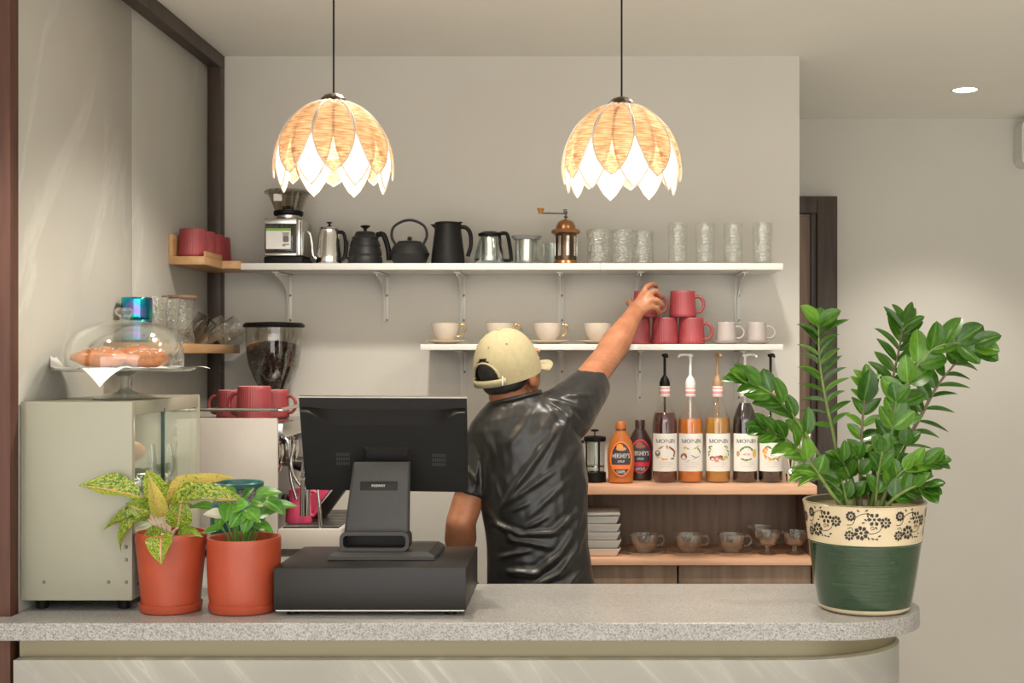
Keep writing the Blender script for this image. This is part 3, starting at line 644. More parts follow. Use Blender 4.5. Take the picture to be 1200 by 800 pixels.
def syrup(px, label, liq, lv, art, pump, nozzle, neckm=None, d=3.96):
    t = thing('syrup_bottle', label, 'bottle', at(px, d, CZ), 0, 'tall pump syrup bottles')
    R = .039
    shp = [(0, .002), (.036, .001), (R, .006), (R, .182), (.0375, .198), (.030, .222), (.020, .242), (.0145, .256), (.0135, .275), (.0135, .298)]
    L(MB().lathe(shp, 44), 'glass_shell', BG, t)
    def rad(z):
        for (r0, z0), (r1, z1) in zip(shp[1:], shp[2:]):
            if z0 <= z <= z1: return r0 + (r1 - r0) * (z - z0) / (z1 - z0)
        return .0135
    ip = [(0, .004), (.034, .004), (R - .0018, .009)] + [(rad(z) - .0018, z) for z in [.05, .12, .18, .19, .20, .21, .222, .235, .25, .265] if z < lv] + [(rad(lv) - .0018, lv), (0, lv)]
    L(MB().lathe(ip, 40), 'syrup', liq, t)
    lb = MB(); patch(lb, R + .0006, -1.2, 1.2, .036, .152, 20); lo = L(lb, 'paper_label', LAB, t)
    a = MB()
    for c, pts in ART[art]: a.mi = PIDX[c]; wrapshape(a, R + .0011, [(x * 1.15, z) for x, z in pts])
    L(a, 'printed_picture', list(PRN.values()), lo, smooth=False)
    wm_ = MB()
    for k_, ch_ in enumerate('MONIN'): serif(wm_, ch_, (-.0322, -.0163, .0005, .0163, .0222)[k_], .1235, (.0145, .0150, .0140, .0045, .0105)[k_], .0112, R + .0013)
    L(wm_, 'lettering', INK, lo, smooth=False)
    s = MB()
    for z, w_ in ((.0635, .021), (.0575, .024), (.050, .017)): patch(s, R + .0011, -w_ / R, w_ / R, z, z + .0016)
    L(s, 'small_print', mat('faint_print', (.62, .56, .53)), lo, smooth=False)
    nb = MB(); nb.lathe([(.0142, .264), (.0165, .265), (.0165, .296), (.0142, .297)], 30); L(nb, 'neck_band', LAB, t)
    s = MB(); s.lathe([(.0168, .288), (.0168, .2915)], 30); s.lathe([(.0168, .272), (.0168, .281)], 30); s.lathe([(.0168, .2665), (.0168, .2685)], 30); L(s, 'rose_stripes', mat('rose_stripe', (.72, .28, .30)), t)
    p = MB(); p.lathe([(0, .297), (.016, .297), (.0165, .306), (.0125, .319), (.006, .328), (.0042, .332), (.0042, .385), (.009, .389), (.0095, .394), (.006, .397), (0, .397)], 28)
    n_ = V(nozzle).normalized(); tip = V((0, 0, .392)) + n_ * .036; p.tube(bez([(0, 0, .392), V((0, 0, .394)) + n_ * .018, tip, tip + n_ * .006 + V((0, 0, -.006))], 5), .004, 8)
    L(p, 'pump', pump, t)
    L(MB().tube([(0, 0, .02), (0, 0, .297)], .0035, 8), 'dip_tube', pump, t)
    return t
WP = M['dishwhite']; TAN = mat('tan_plastic', (.36, .22, .11), .4)
FR = (0.12, -1, .02)
syrup(779, 'dark cherry-brown syrup bottle with black pump and spice picture on label', liquid('plum_syrup', (.105, .016, .016)), .215, 'spice', M['black'], FR)
syrup(809, 'bright orange-amber syrup bottle with white pump', liquid('amber_syrup', (.88, .24, .02)), .197, 'toffee', WP, (-1, -.4, 0))
syrup(841, 'golden brown syrup bottle with tan pump and nut picture', liquid('golden_syrup', (.62, .28, .035)), .20, 'nut', TAN, FR)
syrup(873, 'near-black syrup bottle with white pump and green wreath label', liquid('coffee_syrup', (.020, .012, .014)), .245, 'mint', WP, (.8, -.6, 0))
syrup(903, 'near-black syrup bottle with black pump and orange peel label', liquid('black_syrup', (.013, .011, .014)), .187, 'orange', M['black'], FR)

def squeeze(px, d, label, body, accent, l1, l3, rz=0):
    t = thing('sauce_bottle', label, 'bottle', at(px, d, CZ), rz, 'dessert sauce bottles')
    rings = []
    for z, rx, ry in ((.001, .034, .020), (.004, .038, .024), (.03, .0385, .025), (.07, .0415, .026), (.10, .041, .026), (.125, .035, .023), (.145, .025, .019), (.158, .017, .016), (.163, .0145, .0145), (.166, .014, .014)):
        rings.append([V((rx * math.cos(2 * PI * i / 40), ry * math.sin(2 * PI * i / 40), z)) for i in range(40)])
    L(MB().loft(rings), 'body', body, t)
    c = MB(); c.lathe([(0, .1665), (.0155, .1665), (.0155, .187), (.014, .189), (0, .189)], 40, fr=flute(20, .03)); L(c, 'cap', body, t)
    c = MB(); c.lathe([(.0145, .160), (.0162, .161), (.0158, .166), (.0145, .1665)], 30); L(c, 'seal', M['smoke'], t)
    Y = lambda x, e=0: -.0262 * math.sqrt(max(0, 1 - (x / .0425) ** 2)) - .0009 - e
    def plate(name, cx, cz, rx, rz_, m, e, par, n=36):
        mb = MB(); rows = []
        for k in range(7):
            f = k / 6; rows.append([(cx + rx * f * math.cos(2 * PI * i / n), cz + rz_ * f * math.sin(2 * PI * i / n)) for i in range(n)])
        vs = [(x, Y(x, e), z) for r_ in rows for x, z in r_]
        mb.add(vs, [(k * n + i, k * n + (i + 1) % n, (k + 1) * n + (i + 1) % n, (k + 1) * n + i) for k in range(6) for i in range(n)]); return L(mb, name, m, par)
    lb = plate('oval_label', 0, .076, .0335, .054, accent, .0016, t)
    plate('label_field', 0, .076, .0295, .049, INK, .0022, lb)
    def band(nm, z0, z1, w_, m, e):
        mb = MB(); n = 10; vs = [(-w_ + 2 * w_ * i / n, Y(-w_ + 2 * w_ * i / n, e), z) for z in (z0, z1) for i in range(n + 1)]
        mb.add(vs, [(i, i + 1, n + 2 + i, n + 1 + i) for i in range(n)]); return L(mb, nm, m, lb)
    band('accent_band', .045, .058, .0285, accent, .0028)
    plate('sundae_picture', 0, .107, .016, .006, PRN['t'] if body.name != 'chocolate_bottle' else PRN['b'], .0028, lb)
    plate('sundae_picture', -.004, .114, .010, .008, PRN['o'] if body.name != 'chocolate_bottle' else PRN['b'], .0030, lb)
    lettering("HERSHEY'S", .014, LAB, lb, (0, -.0302, .086), (PI / 2, 0, 0), .052, bold=.0)
    lettering('SYRUP', .0072, LAB, lb, (0, -.0300, .0685), (PI / 2, 0, 0), .021, bold=.0)
    lettering(l3, .009, LAB, lb, (0, -.0302, .037), (PI / 2, 0, 0), .028, bold=.0)
    return t
squeeze(727.5, 3.93, 'orange-brown caramel sauce bottle with oval orange-edged label', mat('caramel_bottle', (.42, .125, .025), .3, var=.04), mat('orange_label', (.85, .20, .03), .4), '', 'CARAMEL')
squeeze(750, 4.03, 'dark chocolate sauce bottle with red-edged oval label, half behind another', mat('chocolate_bottle', (.035, .016, .013), .3, var=.04), mat('red_label', (.62, .02, .04), .4), '', 'CHOCOLATE')

# bar tools in a glass
k = thing('tool_glass', 'clear glass holding metal bar tools at the right end of the cabinet', 'glass', at(945, 3.99, CZ))
kettle_lathe('wall', [(0, .001), (.026, .001), (.028, .006), (.030, .09), (.029, .09), (.0265, .008), (0, .006)], M['glass'], k)
for i, (px, r, h, lab, m) in enumerate(((938, .0055, .155, 'slim steel jigger handle standing in the tool glass', 'steel'), (947, .006, .150, 'thick steel muddler standing in the tool glass', 'chrome'))):
    q = thing('bar_tool', lab, 'bar tool', at(px, 3.99, CZ + .0072)); L(MB().tube([(0, 0, 0), (.002, 0, h * .6), (.002 * (i + 1), 0, h)], [r * .7, r * .8, r], 14), 'shaft', M[m], q); L(MB().ell((.002 * (i + 1), 0, h), (r * 1.3, r * 1.3, r)), 'end_knob', M['black' if i == 0 else m], q)
q = thing('measuring_cup', 'polished steel jigger behind the plant leaves', 'jigger', at(927, 3.93, CZ))
kettle_lathe('cup', [(0, 0), (.014, 0), (.017, .03), (.008, .042), (.008, .046), (.018, .08), (.017, .08), (.006, .047), (0, .047)], M['chrome'], q)

# ---- lower cabinet shelf (z = .935)
SZ = .9352
base = thing('serving_tray', 'white rectangular dish at the bottom of the stack', 'tray', at(703, 3.96, SZ), 0, 'stack of white dishes')
def dish():
    o = []; i_ = []
    for z, w_, dd in ((.0008, .104, .12), (.024, .124, .15)): o.append([V((x, y, z)) for x, y in rrect(w_, dd, .008, 4)])
    for z, w_, dd in ((.0245, .120, .146), (.004, .098, .114)): o.append([V((x, y, z)) for x, y in rrect(w_, dd, .008, 4)])
    return MB().loft(o)
L(dish(), 'dish', M['dishwhite'], base, angle=25)
for i, l in enumerate(('white rectangular dish second from the bottom of the stack', 'white rectangular dish in the middle of the stack', 'white rectangular dish fourth from the bottom of the stack', 'white rectangular dish second from the top of the stack')):
    dup(base, (base.location.x + (.002, -.001, .001, -.002)[i], 3.96, SZ + .0247 * (i + 1)), l)
q = thing('tray_lid', 'white flat lid on top of the stack of dishes', 'lid', (base.location.x, 3.96, SZ + .0247 * 5 + .0005))
L(MB().box((0, 0, .006), (.122, .15, .010), .004), 'lid', M['dishwhite'], q)

def glass_cup(px, label, sl):
    s = thing('glass_saucer', sl, 'saucer', at(px, 3.93, SZ), 0, 'glass saucers in the cabinet')
    L(MB().lathe([(0, .0012), (.034, .001), (.064, .012), (.0655, .0135), (.063, .0135), (.034, .004), (0, .004)], 44, fr=flute(20, .02)), 'plate', M['cupglass'], s, angle=60)
    c = thing('glass_cup', label, 'cup', at(px, 3.93, SZ + .0055), 0, 'glass cups in the cabinet')
    L(MB().lathe([(0, .001), (.020, .001), (.022, .005), (.036, .022), (.042, .042), (.0445, .058), (.0430, .058), (.040, .042), (.033, .023), (0, .008)], 48, fr=flute(12, .04)), 'bowl', M['cupglass'], c, angle=60)
    b = MB(); handle(b, [(.042, 0, .05), (.055, 0, .052), (.062, 0, .040), (.055, 0, .026), (.040, 0, .022)], .003, 6, 8); L(b, 'handle', M['glass'], c); return c, s
gc, gs = glass_cup(755, 'clear glass teacup next to the white dishes', 'clear glass saucer next to the white dishes')
for px, a, b in ((807, 'clear glass teacup in the middle of the three', 'clear glass saucer in the middle of the three'), (857, 'clear glass teacup next to the footed dessert bowls', 'clear glass saucer next to the footed dessert bowls')):
    dup(gc, at(px, 3.93, SZ + .0055), a); dup(gs, at(px, 3.93, SZ), b)
f = thing('dessert_glass', 'footed clear dessert bowl right of the glass cups', 'glass', at(899, 3.93, SZ), 0, 'footed dessert bowls')
L(MB().lathe([(0, .001), (.026, .001), (.028, .004), (.012, .012), (.008, .020), (.012, .026), (.030, .036), (.038, .055), (.040, .072), (.0385, .072), (.036, .055), (.028, .039), (0, .030)], 44, fr=flute(14, .05)), 'bowl_and_foot', M['cupglass'], f, angle=60)
dup(f, at(931.5, 3.93, SZ), 'footed clear dessert bowl nearest the green plant pot')
dup(f, at(890, 4.05, SZ), 'footed clear dessert bowl in the row behind')

# ================================================================ on the oak shelves
OZ = 1.8365
cups = [((-1.1450, 3.785), 'red ribbed cup at the near end of the upper oak shelf'), ((-1.1450, 3.876), 'red ribbed cup second from the near end of the oak shelf'),
        ((-1.1450, 3.967), 'red ribbed cup third along the upper oak shelf'), ((-1.150, 4.058), 'red ribbed cup at the far end of the oak shelf by the wall')]
c1 = dup(mg, (*cups[0][0], OZ), cups[0][1], group='red cups on the oak shelf'); c1.name = 'ribbed_cup'; c1['category'] = 'cup'
for ch in list(c1.children):
    if ch.name.startswith('handle'): bpy.data.objects.remove(ch)
for (x, y), l in cups[1:]: dup(c1, (x, y, OZ), l)
PZ = 1.5806
IR = bpy.data.materials.new('iridescent_metal'); IR.use_nodes = True; t_ = IR.node_tree; b_ = t_.nodes['Principled BSDF']
lw = t_.nodes.new('ShaderNodeTexCoord'); sx = t_.nodes.new('ShaderNodeSeparateXYZ'); t_.links.new(lw.outputs['Object'], sx.inputs[0])
ns = N(t_, 'ShaderNodeTexNoise'); ns.inputs['Scale'].default_value = 14; t_.links.new(lw.outputs['Object'], ns.inputs['Vector'])
t_.links.new(ramp(t_, ns.outputs[0], [(.3, (.30, .10, .55)), (.45, (.02, .30, .55)), (.55, (.03, .50, .50)), (.7, (.75, .65, .12))]), b_.inputs['Base Color'])
b_.inputs['Metallic'].default_value = 1; b_.inputs['Roughness'].default_value = .12; M['irid'] = IR
im = mug('iridescent blue-violet metal mug below its twin behind the glass dome', (-1.150, 3.32, PZ), 2.0, 'metal_mug', .0385, .0385, .058, 'irid', 'chrome', 0, 0, 'iridescent mugs', hr=.003)
dup(im, (-1.150, 3.32, PZ + .0585), 'iridescent teal metal mug on top, above the glass dome', rz=2.0)
cr = thing('cut_glass', 'tall cut clear glass behind the iridescent mugs', 'glass', (-1.150, 3.46, PZ), 0, 'cut glasses on the oak shelf')
L(MB().lathe([(0, .001), (.024, .001), (.026, .01), (.035, .125), (.0335, .125), (.024, .014), (0, .012)], 48, fr=flute(12, .05)), 'cut_wall', M['glassemb'], cr, angle=60)
dup(cr, (-1.148, 3.56, PZ), 'tall cut clear glass next to the jug with wooden lid')
jl = thing('lidded_jug', 'clear glass jug with brown wooden lid on the lower oak shelf', 'jug', (-1.142, 3.67, PZ))
kettle_lathe('wall', [(0, .001), (.034, .001), (.036, .012), (.030, .04), (.033, .10), (.038, .128), (.0365, .128), (.031, .10), (.028, .042), (0, .02)], M['glassemb'], jl)
b = MB(); b.lathe([(0, 0), (.042, 0), (.043, .004), (.040, .009), (0, .011)], 36, M=Matrix.Translation((0, 0, .1285))); b.box((-.03, -.028, .133), (.03, .03, .006), .002); L(b, 'wooden_lid', wood('walnut_lid', (.14, .07, .04), (.25, .14, .08), .4, 'X'), jl)
for i, (y, x, l) in enumerate(((3.82, -1.140, 'wrapped glass mug lying tilted beside the lidded jug'), (3.95, -1.135, 'clear glass mug tipped over in the middle of the lower oak shelf'), (4.05, -1.118, 'clear glass mug lying nearest the back wall on the oak shelf'))):
    q = thing('glass_mug', l, 'mug', (x, y, PZ), 0, 'glass mugs lying on the oak shelf')
    T = Matrix.Translation((0, 0, .040)) @ Matrix.Rotation(math.radians((38, 62, 58)[i]), 4, 'Y') @ Matrix.Translation((0, 0, -.035))
    L(MB().lathe([(0, 0), (.028, 0), (.030, .004), (.034, .080), (.033, .080), (.028, .006), (0, .004)], 36, M=T), 'wall', M['smoke'] if i == 0 else M['glassemb'], q)
    b = MB(); b.tube([T @ V(p) for p in bez([(.030, 0, .07), (.048, 0, .068), (.054, 0, .045), (.046, 0, .02), (.030, 0, .014)] if i else [(0, -.031, .07), (0, -.05, .066), (0, -.054, .045), (0, -.046, .02), (0, -.030, .014)], 5)], .0035, 8); L(b, 'handle', M['glass'], q)
# ================================================================ pendant lamps
def fabric(stops=[(.36, (.36, .20, .11)), (.5, (.58, .39, .25)), (.66, (.78, .59, .42))], tr=.33, nm='woven_raffia'):
    m = bpy.data.materials.new(nm); m.use_nodes = True; t = m.node_tree; t.nodes.clear()
    out = t.nodes.new('ShaderNodeOutputMaterial'); v = coords(t, (6, 6, 60), kind='UV')
    n1 = N(t, 'ShaderNodeTexNoise'); n1.inputs['Scale'].default_value = 1; n1.inputs['Detail'].default_value = 5
    mp = v.node; mp.inputs['Scale'].default_value = (2.5, 55, 1); t.links.new(v, n1.inputs['Vector'])
    c = ramp(t, n1.outputs[0], stops)
    di = t.nodes.new('ShaderNodeBsdfDiffuse'); tl = t.nodes.new('ShaderNodeBsdfTranslucent'); tp = t.nodes.new('ShaderNodeBsdfTransparent')
    t.links.new(c, di.inputs[0]); t.links.new(c, tl.inputs[0]); t.links.new(c, tp.inputs[0])
    a = t.nodes.new('ShaderNodeMixShader'); a.inputs[0].default_value = tr; t.links.new(di.outputs[0], a.inputs[1]); t.links.new(tl.outputs[0], a.inputs[2])
    b = t.nodes.new('ShaderNodeMixShader'); b.inputs[0].default_value = .10; t.links.new(a.outputs[0], b.inputs[1]); t.links.new(tp.outputs[0], b.inputs[2])
    t.links.new(b.outputs[0], out.inputs[0]); return m
M['raffia'] = fabric()
M['palefab'] = fabric([(.34, (.80, .70, .55)), (.5, (.93, .88, .78)), (.66, (1, .96, .90))], .62, 'pale_woven_fabric')
M['edging'] = mat('pale_binding', (.80, .72, .64), .6)
_t = M['edging'].node_tree; _tl = _t.nodes.new('ShaderNodeBsdfTranslucent'); _tl.inputs[0].default_value = (.9, .85, .78, 1); _ms = _t.nodes.new('ShaderNodeMixShader'); _ms.inputs[0].default_value = .4
_t.links.new(_t.nodes['Principled BSDF'].outputs[0], _ms.inputs[1]); _t.links.new(_tl.outputs[0], _ms.inputs[2]); _t.links.new(_ms.outputs[0], _t.nodes['Material Output'].inputs[0])
def petal_pt(u, v, L_, Wd, off, ang):
    "v: 0 at the crown to 1 at the tip, along a dome; u: -1..1 across"
    th = .10 + v * L_                                         # polar angle from the top
    R = .136 + off
    zc = .0
    w_ = Wd * (math.sin(PI * min(1, v * .93 + .07) ** .95) ** .72) if v < 1 else 0
    a = ang + u * w_
    r = R * math.sin(min(th, 1.62)); z = zc + .140 * math.cos(min(th, 1.62)) * 1.0
    if th > 1.40: z -= (th - 1.40) * .10; 
    r = R * (math.sin(th) if th < PI / 2 else 1 - .10 * (th - PI / 2))
    z = .155 * math.cos(th) if th < PI / 2 else -(th - PI / 2) * .115
    return V((r * math.cos(a), r * math.sin(a), z))
def pendant(px, label, topy, rz, d=2.95, light=5):
    loc = P(px, 200, d); t = thing('pendant_lamp', label, 'lamp', loc, rz, 'petal pendant lamps')
    s = d / FPX
    zt = (200 - topy - 6) * s                                 # crown height over the base
    dz = zt - .154
    def petals(nm, n, Lp, Wd, off, a0, fm):
        for i in range(n):
            ang = a0 + 2 * PI * i / n; mb = MB(); nu, nv = 8, 18
            G = [[petal_pt(-1 + 2 * j / nu, k / nv, Lp, Wd, off, ang) + V((0, 0, dz)) for j in range(nu + 1)] for k in range(nv + 1)]
            vs = [p for r_ in G for p in r_]
            mb.add(vs, [(k * (nu + 1) + j, k * (nu + 1) + j + 1, (k + 1) * (nu + 1) + j + 1, (k + 1) * (nu + 1) + j) for k in range(nv) for j in range(nu)])
            o = L(mb, 'petal', M[fm], t)
            uv = o.data.uv_layers.new(name='UVMap')
            for l_ in o.data.loops: uv.data[l_.index].uv = ((l_.vertex_index % (nu + 1)) / nu, (l_.vertex_index // (nu + 1)) / nv)
            e = MB(); line = [G[k][0] for k in range(nv + 1)] + [G[k][nu] for k in range(nv - 1, -1, -1)]
            e.tube(line, .0021, 6); L(e, 'edging', M['edging'], o)
    petals('outer', 8, 1.70, .42, .002, math.radians(-90 - 9), 'raffia')
    petals('inner', 8, 1.93, .40, -.006, math.radians(-90 + 13), 'palefab')
    c = MB(); c.lathe([(.030, zt - .002), (.029, zt + .003), (.020, zt + .012), (.006, zt + .017), (0, zt + .017)], 24, fr=flute(9, .12)); L(c, 'crown_cap', mat('bronze_filigree', (.10, .075, .045), .35, .8, var=.4, scale=120, bmp=.6), t)
    c = MB(); c.tube([(0, 0, zt + .015), (0, 0, CEIL - loc.z - .001)], .0022, 8); c.lathe([(0, CEIL - loc.z - .02), (.04, CEIL - loc.z - .018), (.045, CEIL - loc.z - .0005)], 24); L(c, 'cord', M['black'], t)
    c = MB(); c.lathe([(0, zt - .002), (.018, zt - .004), (.018, zt - .055), (0, zt - .055)], 20); L(c, 'socket', M['black'], t)
    bz = (200 - 172) * s
    L(MB().ell((0, 0, bz), (.028, .028, .030), seg=24, rings=14), 'bulb', M['bulb'], t)
    lamp('POINT', 'pendant_glow', (loc.x, loc.y, loc.z + bz - .034), light, (1, .80, .55), shadow_soft_size=.03)
pendant(391, 'left petal pendant lamp with woven amber shade', 112, math.radians(20))
pendant(728.5, 'right petal pendant lamp with woven amber shade', 116, math.radians(-2))

# ================================================================ refrigerated display case
fc = thing('display_case', 'cream glass-sided countertop display case beside the stone wall', 'display case', (-1.085, 3.0, 1.0))
x0, x1, y0, y1, z0, z1 = WX + .003, -.959, 2.737, 3.23, 1.023, 1.4485
b = MB(); b.b2(x0, x1 + .001, y0, y0 + .02, z0, z1, .003); b.build('side_panel', M['cream'], fc)
MB().b2(x0, x1, y1 - .018, y1, z0, z1, .003).build('side_panel', M['cream'], fc)
MB().b2(x0, x1, y0 + .0205, y1 - .0185, z1 - .020, z1 - .0005, .001).build('top_panel', M['cream'], fc)
MB().b2(x0, x0 + .01, y0 + .0205, y1 - .0185, z0, z1 - .0205).build('rear_panel', M['cream'], fc)
MB().b2(x0 + .0105, x1, y0 + .0205, y1 - .0185, z0, 1.165, .002).build('cooling_unit', M['cream'], fc)
for k in range(4): MB().b2(x1 + .0002, x1 + .0012, y0 + .035, y0 + .12, 1.05 + k * .022, 1.056 + k * .022).build('vent_slot', M['black'], fc)
for k, (a, c) in enumerate(((y0 + .0215, y0 + .215), (y0 + .218, y1 - .03))):
    MB().b2(x1 - .006 + k * .004, x1 - .003 + k * .004, a, c, 1.177, z1 - .031).build('glass_door', M['pane'], fc)
MB().b2(x1 - .007, x1 + .001, y0 + .211, y0 + .217, 1.177, z1 - .022).build('green_glass_edge', mat('green_glass_edge', (.02, .06, .05), .2), fc)
MB().b2(x1 - .016, x1, y1 - .032, y1 - .0185, 1.177, z1 - .022, .001).build('door_frame', M['cream'], fc)
for z in (1.221, 1.301):
    MB().b2(x0 + .012, x1 - .02, y0 + .03, y1 - .03, z, z + .004).build('glass_shelf', M['pane'], fc)
o = MB().b2(x1 - .04, x1 - .030, y0 + .03, y1 - .04, z1 - .025, z1 - .0205).build('light_strip', emis('case_light', (1, .93, .78), 7), fc)
for a, z in ((x0 + .05, z0 + .04), (x1 - .05, z0 + .04), (x1 - .012, z0 + .04), (x1 - .012, z0 + .088), (x1 - .012, z0 + .115)):
    s = MB(); s.lathe([(0, -.002), (.003, -.002), (.004, 0)], 12, M=Matrix.Translation((a, y0 - .0002, z)) @ Matrix.Rotation(-PI / 2, 4, 'X') @ Matrix.Diagonal((1, 1, 1, 1))); s.build('screw', M['screw'], fc)
for a in (x0 + .03, x1 - .03):
    for c in (y0 + .04, y1 - .04): MB().lathe([(0, 1.0005), (.012, 1.0005), (.014, z0), (0, z0)], 16, c=(a, c, 0)).build('foot', M['black'], fc)
MB().b2(x1 - .012, x1 + .0005, y0 + .0205, y1 - .0185, z1 - .030, z1, .001).build('top_rail', M['cream'], fc)
lamp('AREA', 'case_light', (x1 - .06, 3.0, z1 - .03), 1.6, (1, .93, .78), target=(x1 - .08, 3.0, 1.0), shape='RECTANGLE', size=.03, size_y=.36)
# things in the case
bread = mat('baked_crust', (.55, .22, .07), .6, var=.3, scale=45, bmp=.3, sss=.1)
q = thing('bread_roll', 'round golden bread roll inside the display case', 'bread', (-1.015, 2.865, 1.3055))
mb = MB(); mb.ell((0, 0, .026), (.038, .055, .026), seg=24); L(mb, 'roll', bread, q)
for i in range(2):
    q = thing('food_box', ('clear plastic food box inside the case, nearer one', 'clear plastic food box inside the case, farther one')[i], 'box', (-1.035, y0 + .125 + i * .17, 1.2255))
    mb = MB(); mb.loft([[V((x, y, z)) for x, y in rrect(w_, w2, .01, 3)] for z, w_, w2 in ((0.0005, .09, .11), (.04, .11, .14), (.041, .116, .146), (.050, .09, .12))]); L(mb, 'shell', M['glassemb'], q)
    L(MB().b2(-.035, .035, -.045, .045, .003, .02, .004), 'filling', M['whiteplastic'], q)

# ---- cake stand on the case
cs = thing('cake_stand', 'glass pedestal cake stand with dome on the display case', 'cake stand', P(146, 467, 2.92)); cs.location.z = z1
ck = cs.location.copy(); HP = .068
kettle_lathe('foot', [(0, .0008), (.068, .0008), (.070, .003), (.045, .010), (.018, .018), (.010, .026), (.012, .035), (.015, .052), (.03, HP - .006), (.0, HP - .006)], M['glass'], cs)
kettle_lathe('plate', [(0, HP - .005), (.150, HP - .005), (.156, HP - .001), (.156, HP + .003), (.150, HP + .001), (0, HP)], M['glass'], cs)
dm = thing('glass_dome', 'clear glass dome with round knob covering the pastries', 'dome cover', (ck.x, ck.y, z1 + HP + .0045))
prof = [(.131, .0), (.132, .02), (.126, .052), (.108, .080), (.080, .097), (.045, .105), (.012, .107)]
kettle_lathe('bell', prof + [(.012, .1045)] + [(r - .0025, z - .0025) for r, z in reversed(prof[1:-1])] + [(.1285, 0), (.131, 0)], M['glassdome'], dm)
kettle_lathe('knob', [(0, .107), (.011, .107), (.012, .114), (.020, .120), (.022, .128), (.016, .135), (0, .136)], M['glass'], dm)
# napkin draped over the plate
def sheet(fn, nu=40, nv=40, th=.0):
    mb = MB(); vs = [fn(i / nu, j / nv) for j in range(nv + 1) for i in range(nu + 1)]
    mb.add(vs, [(j * (nu + 1) + i, j * (nu + 1) + i + 1, (j + 1) * (nu + 1) + i + 1, (j + 1) * (nu + 1) + i) for j in range(nv) for i in range(nu)]); return mb
def napf(u, v):
    x = (u - .5) * .275; y = (v - .5) * .275; a = math.radians(47); X = x * math.cos(a) - y * math.sin(a); Y = x * math.sin(a) + y * math.cos(a)
    r = math.hypot(X, Y); z = HP + .0015 + .0008 * math.sin(40 * X) * math.cos(35 * Y)
    if r > .156:
        over = r - .156
        if Y < -.05: z -= over * 1.1; k = (.156 + over * .3) / r; X *= k; Y *= k
        elif X < 0: z += over * 1.2; k = (.156 + over * .25) / r; X *= k; Y *= k
        else: z += .006 * math.sin(over * 60) - over * .25
    return (X * 1.0, Y, z + (.0030 if r > .15 else 0))
np_ = thing('napkin', 'white paper napkin under the pastries, corners hanging over the plate', 'napkin', ck)
L(sheet(napf), 'sheet', M['paper'], np_, angle=80)
past = mat('sugared_pastry', (.60, .18, .035), .4, var=.35, scale=55, bmp=.5, coat=.3, sss=.1)
def pastry(loc, s, rz, lab):
    t = thing('pastry', lab, 'pastry', loc, rz, 'glazed pastries under the dome'); mb = MB(); rings = []
    for i in range(21):
        f = i / 20; x = (f - .5) * 2 * s[0]; k = math.sin(PI * min(max(f, .03), .97)) ** .55 * (1 + .035 * math.cos(f * 30)); y0_ = .018 * math.cos((f - .5) * PI)
        rings.append([V((x, y0_ + s[1] * k * math.cos(a), s[2] * .55 + s[2] * .55 * k * math.sin(a) * (1 + .08 * noise.noise(V((x * 60, a * 2, 0)))))) for a in [2 * PI * j / 18 for j in range(18)]])
    mb.loft(rings); L(mb, 'crust', past, t)
    g_ = MB()
    for i in range(26):
        f = random.uniform(.1, .9); a = random.uniform(.5, 2.6); k = math.sin(PI * f) ** .55; g_.box(((f - .5) * 2 * s[0], .018 * math.cos((f - .5) * PI) + s[1] * k * math.cos(a), s[2] * .55 + s[2] * .58 * k * math.sin(a) + .001), (.004, .003, .002), 0)
    tag(L(g_, 'sugar_flakes', M['paper'], t), kind='stuff')
    return t
pastry((ck.x - .045, ck.y - .035, z1 + HP + .003), (.062, .03, .042), .1, 'glazed golden pastry under the dome, left one')
pastry((ck.x + .060, ck.y - .030, z1 + HP + .003), (.052, .03, .038), -.15, 'glazed golden pastry under the dome, right one')
pastry((ck.x + .01, ck.y + .045, z1 + HP + .003), (.06, .03, .046), .05, 'glazed golden pastry under the dome, rear one')

# ================================================================ espresso machine
em = thing('espresso_machine', 'white-sided espresso machine with chrome group and drip tray', 'espresso machine', (-1.0, 3.7, 1.0))
ex0, ex1, ey0, ey1 = -1.185, -.822, 3.47, 3.90; ez1 = 1.55 - (490 - 415) * 3.47 / 1500
MB().b2(ex0, ex1, ey0, ey0 + .018, 1.02, ez1, .004).build('side_panel', M['whiteplastic'], em)
MB().b2(ex0, ex1, ey1 - .018, ey1, 1.02, ez1, .004).build('side_panel', M['whiteplastic'], em)
MB().b2(ex0, ex1 - .10, ey0 + .0185, ey1 - .0185, 1.03, ez1 - .02, .002).build('body', M['steel'], em)
MB().b2(ex0 + .005, ex1 + .012, ey0 + .0185, ey1 - .0185, ez1 - .05, ez1 - .014, .003).build('cup_tray', M['steel'], em)
r_ = MB()
zr = ez1 + .022
r_.tube(bez([(ex0 + .01, ey0 + .01, ez1 + .0), (ex0 + .01, ey0 + .01, zr), (ex1 - .02, ey0 + .01, zr), (ex1 + .002, ey0 + .03, zr), (ex1 + .004, ey1 - .05, zr), (ex1 + .004, ey1 - .02, ez1 - .013)], 6), .005, 8)
r_.build('cup_rail', M['steel'], em)
